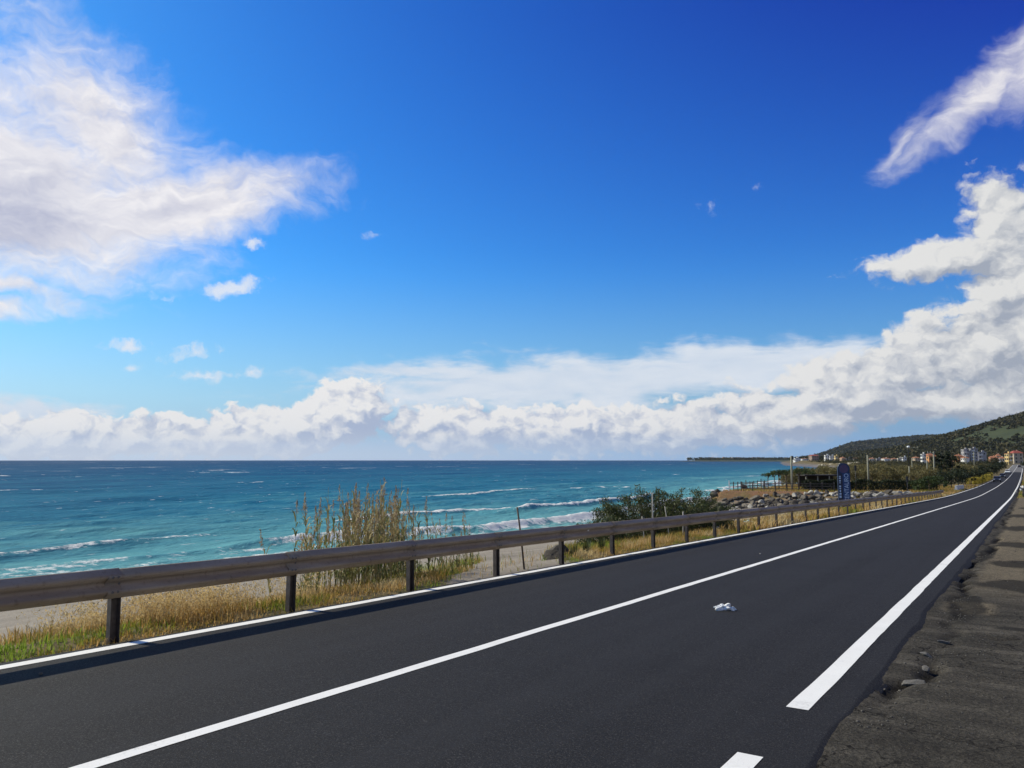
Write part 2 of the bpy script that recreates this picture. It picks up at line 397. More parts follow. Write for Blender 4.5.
pl = plateau(GX, GY)
veg = np.maximum(veg, pl * (GX < 0))
veg = np.where(GX > -1.3, sstep(GX, 4.4, 5.4) + sstep(GY, 108, 120) * (GX <= 4.4), veg)
wet = (1 - sstep(GZ, SEA_Z + 0.05, SEA_Z + 0.75)) * (1 - pl)
green = np.maximum(np.where(GY > 1150, 1.0, 0) * sstep(hills(GX, GY), 4, 16), sstep(GY, 2400, 3300))
field = field_mask(GX, GY)
red = pl * sstep(GX, -52, -46) * (1 - sstep(GX, -24, -20)) * (1 - sstep(GY, 150, 165))
for nm, a in (('veg', veg), ('wet', wet), ('wood', green), ('field', field), ('red', red)): attr(gm, nm, a)
m, k = mat('ground'); P = k.new('NewGeometry').outputs['Position']
A = lambda n: k.new('Attribute', attribute_name=n).outputs['Fac']
n1 = k.noise(P, 0.35, 6, 0.6); n2 = k.noise(P, 9.0, 5, 0.7); n3 = k.noise(P, 60, 3, 0.6); n4 = k.noise(P, 2.2, 5, 0.65)
sand = k.ramp(n1, [(0.25, (0.17, 0.145, 0.115)), (0.5, (0.25, 0.215, 0.17)), (0.75, (0.33, 0.29, 0.235))])
sand = k.mix(k.m('MULTIPLY', k.step(n2, 0.48, 0.7), 0.55), sand, (0.40, 0.36, 0.30))
sand = k.mix(k.m('MULTIPLY', k.step(k.new('TexVoronoi', {'Vector': P, 'Scale': 7.0}).outputs[0], 0.28, 0.12), k.step(n4, 0.45, 0.7)), sand, (0.10, 0.09, 0.08))
sand = k.mix(k.m('MULTIPLY', A('wet'), 0.85), sand, (0.075, 0.068, 0.06))
grass = k.ramp(n4, [(0.28, (0.055, 0.065, 0.02)), (0.45, (0.12, 0.10, 0.035)), (0.6, (0.22, 0.155, 0.06)), (0.78, (0.30, 0.22, 0.10))])
grass = k.mix(k.m('MULTIPLY', n2, 0.5), grass, (0.08, 0.065, 0.035))
c = k.mix(k.step(k.m('ADD', A('veg'), k.m('MULTIPLY_ADD', n4, 0.6, -0.3)), 0.35, 0.65), sand, grass)
c = k.mix(k.m('MULTIPLY', A('red'), k.step(n1, 0.3, 0.6)), c, (0.20, 0.10, 0.055))
c = k.mix(A('wood'), c, k.ramp(k.noise(P, 0.02, 6, 0.65), [(0.3, (0.022, 0.032, 0.012)), (0.6, (0.05, 0.06, 0.022)), (0.8, (0.085, 0.08, 0.035))]))
c = k.mix(A('field'), c, k.ramp(k.noise(P, 0.015, 3), [(0.3, (0.036, 0.048, 0.018)), (0.7, (0.060, 0.074, 0.025))]))
b = k.new('BsdfPrincipled', {'Base Color': c, 'Roughness': k.lin(A('wet'), 0, 1, 0.95, 0.35), 'Specular IOR Level': 0.3})
hsum = k.m('ADD', k.m('MULTIPLY', n2, 0.6), k.m('MULTIPLY', n3, 0.25))
k.put(b.inputs['Normal'], k.new('Bump', {'Height': hsum, 'Strength': 0.7, 'Distance': 0.08}).outputs[0])
finish(k, b.outputs[0]); M['ground'] = m
tag(link('ground', gm, m), kind='structure')

# ------------------------------------------------------------------ sea
sx = np.array(sorted(set(np.round([-6, -5, -4] + list(np.arange(-3.5, 45, 0.30)) + geo(45, 15000, 0.32, 1.022), 3))))     # distance out from the waterline
sy = np.array(sorted(set(np.round(list(np.arange(10, 190, 0.5)) + geo(190, 14000, 0.55, 1.026) + geo(10, -9000, 0.6, 1.05), 3))))
SS, SY = np.meshgrid(sx, sy)
SX = np.interp(SY, sy, coast(sy)) - SS
far = np.clip((SS - 400) / 3000, 0, 1)
SX = np.interp(SY, sy, np.where(sy > 500, np.interp(sy, [500, 20000], [float(coast(500)), float(coast(500))]), coast(sy))) - SS
spx = np.gradient(sx)[None, :] * np.ones_like(SS); spy = np.gradient(sy)[:, None] * np.ones_like(SS)
sp = np.maximum(spx, spy)
def fade(wl): return 1 - sstep(sp, wl / 7, wl / 3)
depth = sstep(SS, 0, 30)
Z = np.zeros_like(SS)
wr = np.random.default_rng(12)
for i in range(26):
    wl = 3.0 * 1.13 ** i; th = wr.normal(0.25, 0.5); kx = math.cos(th) * 2 * math.pi / wl; ky = math.sin(th) * 2 * math.pi / wl
    ph = kx * SS + ky * SY + wr.random() * 6.28 + 1.2 * fbm(SS / (wl * 3), SY / (wl * 3), 2)
    Z += (0.0078 * wl ** 0.72) * (1 - np.abs(np.sin(ph / 2)) * 2) * fade(wl) * (0.25 + 0.75 * depth)
wig = fbm(SY / 14.0, SS * 0 + 2.7, 3)
foam = np.zeros_like(SS)
def breaker(s0, height, wfront, wback, mask, churn):
    global Z, foam
    u = SS - s0
    prof = np.where(u < 0, np.exp(-(u / wfront) ** 2), np.exp(-(u / wback) ** 2))
    Z += height * prof * mask
    foam = np.maximum(foam, mask * np.where(u > 0, np.exp(-(u / 0.55) ** 2), np.exp(-(u / churn) ** 2)))
swash = 2.5 + 2.0 * wig
m1 = np.clip(0.75 + 0.9 * fbm(SY / 22, SS * 0 + 9.1, 2), 0.12, 1)
m1 = np.maximum(m1, sstep(SY, 45, 60) * (1 - sstep(SY, 150, 180)) * 0.9)
breaker(6.2 + 9.0 * (1 - sstep(SY, 48, 75)) + 1.8 * wig, 0.85, 1.0, 3.2, m1, 3.6 + 2.5 * (1 - sstep(SY, 48, 75)))
foam = np.maximum(foam, (1 - sstep(np.abs(SS - (0.2 + 1.5 * wig)), 0.7, 2.0)) * 0.9)
foam = np.maximum(foam, (SS < 6.5 + 8.5 * (1 - sstep(SY, 48, 75))) * (0.46 + 0.25 * fbm(SS / 2.5, SY / 4, 3)))
m2 = sstep(SY + 5 * wig, 92, 104) * (1 - sstep(SY, 150, 176))
breaker(21.5 + 2.2 * wig, 0.75, 1.0, 4.0, m2, 0.9)
m3 = sstep(SY, 66, 80) * (1 - sstep(SY, 112, 124)); breaker(30 + 3 * fbm(SY / 20, SS * 0 + 5, 2), 0.45, 1.1, 4, m3 * 0.85, 1.2)
m4 = sstep(SY, 26, 33) * (1 - sstep(SY, 52, 60)); breaker(27 + 2 * wig, 0.40, 1.0, 3.5, m4 * 0.60, 1.6)
m5 = sstep(SY, 120, 138) * (1 - sstep(SY, 180, 215)); breaker(62 + 4 * wig, 0.45, 1.2, 4, m5 * 0.75, 1.4)
m6 = sstep(SY, 165, 185) * (1 - sstep(SY, 330, 420)); breaker(13 + 3 * wig, 0.5, 1.0, 4, m6 * 0.8, 2.5)
# whitecaps on the steeper crests farther out, thickened as painted sun glitter
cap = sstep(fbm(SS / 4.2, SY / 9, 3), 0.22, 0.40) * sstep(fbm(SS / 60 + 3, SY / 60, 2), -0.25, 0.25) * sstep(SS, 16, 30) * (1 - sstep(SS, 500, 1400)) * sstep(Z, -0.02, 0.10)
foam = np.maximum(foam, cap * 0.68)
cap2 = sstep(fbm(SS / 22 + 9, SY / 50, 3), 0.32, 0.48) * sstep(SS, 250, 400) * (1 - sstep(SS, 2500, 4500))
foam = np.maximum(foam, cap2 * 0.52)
Z += np.clip(foam, 0, 1) * (SS < 40) * (0.22 * fbm(SS / 1.3, SY / 1.6, 3) + 0.10)
foam = foam * np.where(SS < 21, 0.80 + 0.45 * fbm(SS / 2.0, SY / 3.0, 3), 1)
i = np.arange(SS.size).reshape(SS.shape)
F = np.stack([i[:-1, :-1], i[1:, :-1], i[1:, 1:], i[:-1, 1:]], -1).reshape(-1, 4)
sm = fast_mesh('sea', np.stack([SX, SY, SEA_Z + Z], -1).reshape(-1, 3), F, True)
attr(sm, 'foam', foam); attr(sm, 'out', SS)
m, k = mat('sea_water'); P = k.new('NewGeometry').outputs['Position']
o = k.new('Attribute', attribute_name='out').outputs['Fac']; fo = k.new('Attribute', attribute_name='foam').outputs['Fac']
big = k.noise(k.v('MULTIPLY', P, (0.03, 0.012, 0)), 1.0, 4, 0.6)
t = k.m('ADD', k.m('MULTIPLY', k.m('LOGARITHM', k.m('MAXIMUM', o, 1.0), 10.0), 0.25), k.m('MULTIPLY_ADD', big, 0.34, -0.17))
rip = k.noise(k.v('MULTIPLY', P, (0.30, 0.11, 0)), 1.0, 6, 0.68)  # turbid streaks that also put ripple light and dark into the colour
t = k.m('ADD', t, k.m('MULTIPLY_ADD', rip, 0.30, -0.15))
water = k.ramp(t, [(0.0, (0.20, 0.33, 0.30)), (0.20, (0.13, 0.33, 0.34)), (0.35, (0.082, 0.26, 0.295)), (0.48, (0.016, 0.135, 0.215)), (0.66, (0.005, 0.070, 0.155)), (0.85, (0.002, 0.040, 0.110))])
chop = k.v('MULTIPLY', P, (1.0, 0.55, 1.0))
h = k.m('ADD', k.m('MULTIPLY', k.noise(chop, 0.9, 6, 0.62), 0.5), k.m('MULTIPLY', k.noise(chop, 0.16, 4, 0.6), 1.4))
h = k.m('ADD', h, k.m('MULTIPLY', k.noise(chop, 0.03, 3, 0.6), 5.0))
bn = k.new('Bump', {'Height': h, 'Strength': 1.0, 'Distance': 0.8})
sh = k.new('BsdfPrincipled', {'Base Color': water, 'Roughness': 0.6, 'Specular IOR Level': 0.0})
gl = k.new('BsdfGlossy', {'Color': (0.9, 0.95, 1, 1), 'Roughness': 0.22})
k.put(sh.inputs['Normal'], bn.outputs[0]); k.put(gl.inputs['Normal'], bn.outputs[0])
fr = k.m('MULTIPLY_ADD', k.m('POWER', k.new('LayerWeight', {'Blend': 0.5, 'Normal': bn.outputs[0]}).outputs['Facing'], 4.0), 0.11, 0.02)
sh = k.new('MixShader', {0: fr, 1: sh.outputs[0], 2: gl.outputs[0]})
fn = k.noise(P, 1.5, 8, 0.68); fl = k.noise(k.v('MULTIPLY', P, (1, 0.6, 1)), 0.35, 4, 0.6)
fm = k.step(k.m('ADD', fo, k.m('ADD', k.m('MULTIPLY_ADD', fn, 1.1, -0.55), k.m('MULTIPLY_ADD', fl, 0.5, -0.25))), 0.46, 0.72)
glitter_fleck = k.m('MULTIPLY', k.step(k.noise(k.v('MULTIPLY', P, (0.75, 0.26, 0)), 1.0, 5, 0.62), 0.635, 0.70), k.m('MULTIPLY', k.step(o, 8, 25), k.step(k.noise(k.v('MULTIPLY', P, (0.02, 0.02, 0)), 1.0, 3), 0.42, 0.56)))  # bright flecks: sun glitter painted in as specks of foam colour
fm = k.m('MAXIMUM', fm, k.m('MULTIPLY', glitter_fleck, 0.75))
fb = k.new('BsdfPrincipled', {'Base Color': k.mix(fn, (0.66, 0.68, 0.66), (0.88, 0.87, 0.83)), 'Roughness': 0.85, 'Specular IOR Level': 0.2})
k.put(fb.inputs['Normal'], k.new('Bump', {'Height': fn, 'Strength': 0.9, 'Distance': 0.25}).outputs[0])
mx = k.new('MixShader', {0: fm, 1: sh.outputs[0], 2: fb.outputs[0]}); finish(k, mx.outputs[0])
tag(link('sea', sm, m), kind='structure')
# ------------------------------------------------------------------ road, shoulder, markings
def asphalt(name, base, spk, stain=False):
    m, k = mat(name); P = k.new('NewGeometry').outputs['Position']
    f = k.noise(P, 85, 3, 0.85); g = k.noise(P, 45, 5, 0.7); w = k.noise(k.v('MULTIPLY', P, (1.6, 0.10, 1)), 0.8, 5, 0.6)
    c = k.mix(k.step(f, 0.50, 0.70), base, spk)
    c = k.mix(k.m('MULTIPLY', k.step(g, 0.35, 0.62), 0.35), c, [x * 0.6 for x in base])
    c = k.mix(k.m('MULTIPLY', k.step(w, 0.35, 0.7), 0.30), c, [x * 1.7 for x in base])
    tr = k.step(k.noise(k.v('MULTIPLY', P, (2.2, 0.035, 1)), 1.0, 3, 0.5), 0.45, 0.62); bl = k.step(k.noise(P, 0.5, 6, 0.7), 0.50, 0.72)
    c = k.mix(k.m('MULTIPLY', tr, 0.30), c, [x * 2.0 for x in base]); c = k.mix(k.m('MULTIPLY', bl, 0.25), c, [x * 0.55 for x in base])
    b = k.new('BsdfPrincipled', {'Base Color': c, 'Roughness': k.lin(g, 0.3, 0.7, 0.7, 0.88), 'Specular IOR Level': 0.14})
    hh = k.m('ADD', k.m('MULTIPLY', f, 0.5), g)
    k.put(b.inputs['Normal'], k.new('Bump', {'Height': hh, 'Strength': 0.55, 'Distance': 0.008}).outputs[0])
    finish(k, b.outputs[0]); return m
M['asphalt'] = asphalt('fresh_asphalt', (0.0155, 0.0155, 0.0165), (0.125, 0.115, 0.108))
M['old_road'] = asphalt('worn_asphalt', (0.14, 0.135, 0.13), (0.22, 0.21, 0.20))
ry = np.array(list(np.arange(-30, 60, 0.25)) + list(np.arange(60, 420, 2.0)))
def road_strip(name, y, xl, xr, material, lift=0.0):
    """new surface with its side dropping to the older ground"""
    n = len(y); L = xl if hasattr(xl, '__len__') else np.full(n, xl); Q = xr if hasattr(xr, '__len__') else np.full(n, xr)
    cols = [(L - 0.03, -0.07), (L, -0.003), (L + 0.02, 0), (L * 0.5 + Q * 0.5, 0), (Q - 0.02, 0), (Q, -0.003), (Q + 0.10, -0.06)]
    V = np.stack([np.stack([np.broadcast_to(cx, (n,)), y, zr(y) + dz + lift], -1) for cx, dz in cols], 1).reshape(-1, 3)
    i = np.arange(n * len(cols)).reshape(n, len(cols))
    F = np.stack([i[:-1, :-1], i[:-1, 1:], i[1:, 1:], i[1:, :-1]], -1).reshape(-1, 4)
    return tag(link(name, fast_mesh(name, V, F, False), material), kind='structure')
redge = -1.28 + 0.018 * vnoise(ry / 0.9, 1.0) + 0.012 * vnoise(ry / 0.33, 4.0) + 0.03 * vnoise(ry / 6, 8.0) * sstep(ry, 10, 16)
ledge = -8.17 + 0.02 * vnoise(ry / 0.8, 2.0)
road_strip('road', ry, ledge, redge, M['asphalt'])
ry2 = np.arange(418, 760, 4.0)
road_strip('far_road', ry2, -8.17, -1.2, M['old_road'])

m, k = mat('road_paint'); P = k.new('NewGeometry').outputs['Position']
w = k.m('MAXIMUM', k.step(k.noise(P, 90, 4, 0.7), 0.57, 0.72), k.m('MULTIPLY', k.step(k.noise(P, 1.3, 5, 0.7), 0.55, 0.72), k.step(k.noise(P, 28, 4, 0.7), 0.42, 0.62)))
c = k.mix(k.m('MULTIPLY', w, 0.45), k.mix(k.noise(P, 3, 4), (0.74, 0.73, 0.70), (0.88, 0.87, 0.84)), (0.2, 0.2, 0.2))
b = k.new('BsdfPrincipled', {'Base Color': c, 'Roughness': 0.7, 'Specular IOR Level': 0.35})
k.put(b.inputs['Normal'], k.new('Bump', {'Height': k.noise(P, 120, 4), 'Strength': 0.4, 'Distance': 0.006}).outputs[0]); finish(k, b.outputs[0]); M['paint'] = m
def line(name, y0, y1, x, w, dz=0.004):
    y = np.array(sorted(set(list(np.arange(y0, min(y1, 80), 0.25)) + list(np.arange(80, y1, 2.0)) + [y0, y1]))); y = y[(y >= y0) & (y <= y1)]
    j = 0.006 * vnoise(y / 0.7, x); V = np.stack([np.stack([x - w / 2 + j + 0 * y, y, zr(y) + dz], -1), np.stack([x + w / 2 + j + 0.004 * vnoise(y / .3, 5), y, zr(y) + dz], -1)], 1).reshape(-1, 3)
    i = np.arange(len(y) * 2).reshape(-1, 2)
    F = np.stack([i[:-1, 0], i[:-1, 1], i[1:, 1], i[1:, 0]], -1)
    tag(link(name, fast_mesh(name, V, F), M['paint']), kind='structure')
line('road_edge_marking', -25, 700, -7.99, 0.15)
line('road_centre_marking', -25, 700, -4.93, 0.13)
line('road_edge_marking', 6.72, 700, -1.62, 0.17)
for y in (4.42, 2.3, 0.2, -1.9): line('road_dash_marking', y, y + 1.02, -1.62, 0.17)

# old shoulder: darker blotches, cracks, dust
hx = np.array(list(np.arange(-1.7, 0.8, 0.05)) + list(np.arange(0.8, 5.3, 0.3))); hy = np.array(list(np.arange(-4, 34, 0.07)) + list(np.arange(34, 112, 0.6)))
def shoulder_z(X, Y):
    z = zr(Y) - 0.016 - 0.012 * sstep(Y, 7, 10) + 0.014 * fbm(X / 1.3, Y / 1.3, 4) + 0.010 * fbm(X / 0.16, Y / 0.16, 3)
    crack = np.abs(X - (-0.98 + 0.16 * vnoise(Y / 1.1, 6.0) + 0.07 * vnoise(Y / 0.25, 2.0)))
    z = z - 0.08 * np.exp(-(crack / 0.085) ** 2) * sstep(Y, 6.5, 8.5) * (0.4 + 0.6 * sstep(vnoise(Y / 1.4, 9.0), -0.5, 0.3))
    c2 = np.abs(Y - (11.3 + 0.55 * (X + 0.5) + 0.3 * vnoise(X / 0.35, 3.0)))
    z = z - 0.05 * np.exp(-(c2 / 0.10) ** 2) * sstep(X, -0.65, -0.4)
    return z - sstep(X, 4.6, 5.3) * 0.1
sm2, HX, HY, HZ = grid_mesh('shoulder', hx, hy, shoulder_z)
patch = np.zeros_like(HX)
def blob(x, y, rx, ry_, gain=1.0):
    global patch
    q = np.sqrt(((HX - x) / rx) ** 2 + ((HY - y) / ry_) ** 2) + 0.35 * fbm(HX / 0.45, HY / 0.8, 3)
    patch = np.maximum(patch, gain * (1 - sstep(q, 0.75, 1.0)))
for a in ((-0.05, 17.0, 0.95, 1.0), (0.7, 16.2, 0.9, 0.7), (-0.25, 21.6, 0.75, 1.0), (-0.30, 28.0, 0.75, 1.6), (-0.35, 38, 0.7, 2.2), (-0.3, 52, 0.8, 3), (0.2, 68, 1.0, 3), (-0.2, 12.0, 0.30, 0.22), (-0.85, 14.0, 0.25, 2.0), (-0.95, 24.5, 0.2, 3.0)): blob(*a)
light = np.clip((1 - sstep(np.abs(HX + 0.80), 0.15, 0.42)) * (1 - sstep(np.abs(HY - 13.7), 0.35, 0.8)), 0, 1)
far_dust = sstep(HY, 13.5, 19) * sstep(HX, -1.0, -0.75) * 0.75
attr(sm2, 'dark', patch); attr(sm2, 'dust', np.maximum(light, far_dust)); attr(sm2, 'pit', np.clip(-(HZ - zr(HY) + 0.045) * 24, 0, 1))
m, k = mat('old_shoulder'); P = k.new('NewGeometry').outputs['Position']; A = lambda n: k.new('Attribute', attribute_name=n).outputs['Fac']
n1 = k.noise(k.v('MULTIPLY', P, (1, 2.0, 1)), 0.9, 6, 0.65); n2 = k.noise(P, 14, 6, 0.7); n3 = k.noise(P, 75, 3, 0.7); st = k.noise(k.v('MULTIPLY', P, (0.5, 3.6, 1)), 1.1, 5, 0.6)
c = k.ramp(n1, [(0.25, (0.034, 0.032, 0.028)), (0.5, (0.064, 0.059, 0.050)), (0.75, (0.125, 0.113, 0.094))])
c = k.mix(k.m('MULTIPLY', k.step(st, 0.42, 0.62), 0.5), c, (0.034, 0.031, 0.027))
c = k.mix(k.m('MULTIPLY', k.step(n3, 0.56, 0.75), k.lin(n2, 0.3, 0.7, 0.2, 0.85)), c, k.mix(n1, (0.11, 0.10, 0.085), (0.26, 0.235, 0.20)))
c = k.mix(k.m('MULTIPLY', A('dust'), k.lin(n2, 0.25, 0.6, 0.45, 0.95)), c, k.mix(n2, (0.14, 0.115, 0.078), (0.25, 0.21, 0.15)))
c = k.mix(1.0, c, k.mix(k.step(k.noise(P, 38, 5, 0.75), 0.32, 0.68), (0.55, 0.55, 0.56), (1.55, 1.52, 1.48)), 'MULTIPLY')
c = k.mix(k.m('MULTIPLY', A('dark'), 0.85), c, (0.028, 0.026, 0.023))
wp = k.v('ADD', P, k.v('SCALE', k.noise(P, 3.0, 4, 0.6, out=1), scale=0.35))
cr = k.new('TexVoronoi', {'Vector': wp, 'Scale': 2.3}, feature='DISTANCE_TO_EDGE').outputs[0]
c = k.mix(k.m('MULTIPLY', k.m('MULTIPLY', k.step(cr, 0.022, 0.006), k.step(k.noise(P, 0.7, 3), 0.40, 0.58)), 0.85), c, (0.012, 0.011, 0.010))
c = k.mix(k.m('MULTIPLY', A('pit'), 0.85), c, (0.012, 0.011, 0.010))
b = k.new('BsdfPrincipled', {'Base Color': c, 'Roughness': 0.95, 'Specular IOR Level': 0.05})
k.put(b.inputs['Normal'], k.new('Bump', {'Height': k.m('ADD', k.m('MULTIPLY', n3, 0.35), n2), 'Strength': 1.0, 'Distance': 0.035}).outputs[0]); finish(k, b.outputs[0]); M['shoulder'] = m
tag(link('shoulder', sm2, m), kind='structure')

# loose chippings broken off the edge of the shoulder
V = []; F = []; base = 0
bmt = bmesh.new(); bmesh.ops.create_icosphere(bmt, subdivisions=1, radius=1); iv = np.array([v.co[:] for v in bmt.verts]); bmt.verts.index_update(); itri = np.array([[v.index for v in f.verts] for f in bmt.faces]); bmt.free()
for q in range(2600):
    y = 6.5 + 18 * rng.random() ** 1.2; x = -0.95 + 0.16 * float(vnoise(y / 1.1, 6.0)) + rng.normal() * (0.09 if q < 420 else 0.5)
    if x < -1.2 or x > 2: continue
    s = (0.003 + 0.012 * rng.random() ** 3) * (1.0 if q < 420 else 0.7)
    p = iv * (s * (0.6 + 0.8 * rng.random((12, 3)))) * [1, 1, 0.6]
    V.append(p + [x, y, float(shoulder_z(x, y)) + s * 0.3]); F.append(itri + 12 * len(F))
M['chip'] = pbr('chippings', (0.10, 0.092, 0.08), 0.95, 0.5, 5)
tag(link('gravel', fast_mesh('gravel', np.concatenate(V), np.concatenate(F)), M['chip']), label='loose asphalt chippings along the broken shoulder edge', cat='gravel', kind='stuff')

# ------------------------------------------------------------------ guardrails (one bolted thing each)
m, k = mat('weathered_rail'); P = k.new('TexCoord').outputs['Object']
n1 = k.noise(k.v('MULTIPLY', P, (1, 0.35, 3)), 2.2, 6, 0.65); n2 = k.noise(k.v('MULTIPLY', P, (5, 5, 0.6)), 4, 5, 0.65)
c = k.ramp(n1, [(0.25, (0.24, 0.175, 0.12)), (0.5, (0.33, 0.26, 0.19)), (0.78, (0.44, 0.36, 0.28))])
c = k.mix(k.m('MULTIPLY', k.step(n2, 0.52, 0.72), 0.45), c, (0.135, 0.085, 0.05))
b = k.new('BsdfPrincipled', {'Base Color': c, 'Roughness': k.lin(n2, 0.3, 0.7, 0.55, 0.75), 'Metallic': 0.0, 'Specular IOR Level': 0.25})
k.put(b.inputs['Normal'], k.new('Bump', {'Height': n1, 'Strength': 0.15, 'Distance': 0.01}).outputs[0]); finish(k, b.outputs[0]); M['rail'] = m
M['post'] = pbr('rail_post_steel', (0.12, 0.10, 0.085), 0.7, 0.35, 9, 0.2, metal=0.3, dirt=(0.10, 0.05, 0.025))
M['bolt'] = pbr('bolt_steel', (0.16, 0.15, 0.14), 0.5, 0.2, 30, metal=0.6)
M['reflector'] = pbr('reflector_white', (0.75, 0.74, 0.70), 0.3, 0.1, 20)
# W profile, (out towards the road, up)
W = [(0.00, -0.155), (0.012, -0.148), (0.030, -0.128), (0.074, -0.100), (0.083, -0.085), (0.083, -0.070), (0.074, -0.056), (0.022, -0.022), (0.012, 0.0),
     (0.022, 0.022), (0.074, 0.056), (0.083, 0.070), (0.083, 0.085), (0.074, 0.100), (0.030, 0.128), (0.012, 0.148), (0.00, 0.155)]
def beam_mesh(length, slope, lap=0.16, side=1):
    t = 0.004; bm = bmesh.new(); N = 6; rows = []
    for a in range(N + 1):
        y = -lap + (length + lap) * a / N; off = 0.0045 * (1 - a / N) * 1.4
        rows.append(([bm.verts.new((side * (u + off), y, v + slope * y)) for u, v in W], [bm.verts.new((side * (u + off - t * 1.6), y, v * 0.99 + slope * y)) for u, v in W]))
    for (f0, b0), (f1, b1) in zip(rows, rows[1:]):
        for j in range(len(W) - 1):
            for q0, q1 in ((f0, f1), (b0, b1)):
                f = bm.faces.new((q0[j], q0[j + 1], q1[j + 1], q1[j])); f.smooth = True
        for j in (0, len(W) - 1): bm.faces.new((f0[j], f1[j], b1[j], b0[j]))
    for f0, b0 in (rows[0], rows[-1]):
        for j in range(len(W) - 1): bm.faces.new((f0[j], f0[j + 1], b0[j + 1], b0[j]))
    bmesh.ops.recalc_face_normals(bm, faces=bm.faces); me = bpy.data.meshes.new('beam'); bm.to_mesh(me); bm.free(); me.materials.append(M['rail']); return me
SP = 2.48
def post_mesh(side=1):
    b = MB()   # a sigma-like channel: web and two flanges
    b.box((-side * 0.055, 0, 0.10), (0.006, 0.11, 1.10)); b.box((-side * 0.02, 0.053, 0.10), (0.07, 0.005, 1.10)); b.box((-side * 0.02, -0.053, 0.10), (0.07, 0.005, 1.10))
    b.box((side * 0.004, 0, 0.57), (0.028, 0.10, 0.24))
    me = b.mesh('post'); me.materials.append(M['post']); return me
def bolt_mesh(side=1):
    b = MB(); b.tube([(0, 0, 0), (side * 0.006, 0, 0), (side * 0.014, 0, 0)], [0.016, 0.015, 0.011], 6)
    me = b.mesh('bolt'); me.materials.append(M['bolt']); return me
def guardrail(x, y0, n, side, label, reflect=()):
    root = empty('guardrail', (x, y0, float(zr(y0))), label=label, cat='guardrail')
    pm = post_mesh(side); bmh = bolt_mesh(side); cache = {}
    for i in range(n):
        y = y0 + SP * i; z = float(zr(y)); z1 = float(zr(y + SP)); sl = round((z1 - z) / SP, 3)
        if sl not in cache: cache[sl] = beam_mesh(SP, sl, side=side)
        q = random.Random(i + 100)
        be = link('beam', cache[sl], None, root, (0.0 + q.uniform(-.006, .006), y - y0, z - root.location.z + 0.60 + q.uniform(-0.008, 0.008)))
        if 3 < i < 18:
            for bx, by, bz in ((0.016, 0, 0), (0.084, -0.11, 0.077), (0.084, -0.05, 0.077), (0.084, -0.11, -0.077), (0.084, -0.05, -0.077)): link('bolt', bmh, None, be, (side * bx, by, bz))
        po = link('post', pm, None, root, (-side * 0.03, y - y0, z - root.location.z)); po.rotation_euler = (q.uniform(-.012, .012), q.uniform(-.012, .012), q.uniform(-.03, .03))
        if i in reflect:
            b = MB(); b.box((side * 0.026, SP * 0.44, 0.0), (0.02, 0.055, 0.05), bevel=0.006); b.build('reflector', M['reflector'], be)
    return root
guardrail(-8.32, 5.12 - SP * 5, 46, 1, 'long weathered brown guardrail between the road and the grass verge above the beach', reflect=(9, 14, 19, 24, 29))
# ------------------------------------------------------------------ verge grass (nobody could count it)
M['grass'] = leaf_mat('verge_grass', [(0.0, (0.62, 0.49, 0.25)), (0.30, (0.50, 0.31, 0.11)), (0.52, (0.36, 0.24, 0.055)), (0.72, (0.21, 0.22, 0.035)), (1.0, (0.23, 0.32, 0.04))], 0.7, 0.45)
def blades(X, Y, H, Wd, lean, tint, rs, curl=0.3):
    n = len(X); z = ground_z(X, Y); a = rs.random(n) * 6.283; dx = np.cos(a); dy = np.sin(a)
    l = lean * (0.3 + rs.random(n)); px_, py_ = -dy * Wd / 2, dx * Wd / 2
    b0 = np.stack([X - px_, Y - py_, z - 0.02], -1); b1 = np.stack([X + px_, Y + py_, z - 0.02], -1)
    mx_ = X + dx * H * l * 0.35; my_ = Y + dy * H * l * 0.35
    m0 = np.stack([mx_ - px_ * 0.8, my_ - py_ * 0.8, z + H * 0.55], -1); m1 = np.stack([mx_ + px_ * 0.8, my_ + py_ * 0.8, z + H * 0.55], -1)
    tx = X + dx * H * l; ty = Y + dy * H * l; hz = z + H * (1 - curl * l)
    t0 = np.stack([tx - px_ * 0.15, ty - py_ * 0.15, hz], -1); t1 = np.stack([tx + px_ * 0.15, ty + py_ * 0.15, hz], -1)
    V = np.stack([b0, b1, m1, m0, t1, t0], 1).reshape(-1, 3); i = np.arange(n)[:, None] * 6
    F = np.concatenate([i + [0, 1, 2, 3], i + [3, 2, 4, 5]], 1).reshape(-1, 4)
    return V, F, np.repeat(tint, 2)
def pick(n, y0, y1, x0, x1, rs, dens=None, pw=1.0):
    Y = y0 + (y1 - y0) * rs.random(n) ** pw; X = x0 + (x1 - x0) * rs.random(n)
    if dens is not None:
        kp = rs.random(n) < dens(X, Y); X, Y = X[kp], Y[kp]
    return X, Y
rs = np.random.default_rng(5); VV = []; FF = []; TT = []; nb = 0
def add(v, f, t):
    global nb
    VV.append(v); FF.append(f + nb); TT.append(t); nb += len(v)
gap = lambda Y, X=-8.7: 1 - 0.97 * sstep(Y - 1.65 * (-X - 8.7), 11.0, 11.9) * (1 - sstep(Y - 1.65 * (-X - 8.7), 15.2, 16.6))
dn = lambda X, Y: gap(Y, X) * (1 - 0.97 * (1 - sstep(Y, 4.9, 5.7)) * sstep(-X, 8.85, 9.25)) * (1 - 0.9 * sstep(-X, 9.9 + 0.8 * vnoise(Y / 2.3, 0.5), 12.2 + 0.8 * vnoise(Y / 2.3, 0.5))) * (0.30 + 0.7 * sstep(fbm(X / 0.35, Y / 0.35, 2), -0.35, 0.15))
X, Y = pick(90000, 2.2, 30, -12.6, -8.22, rs, dn, 1.35)
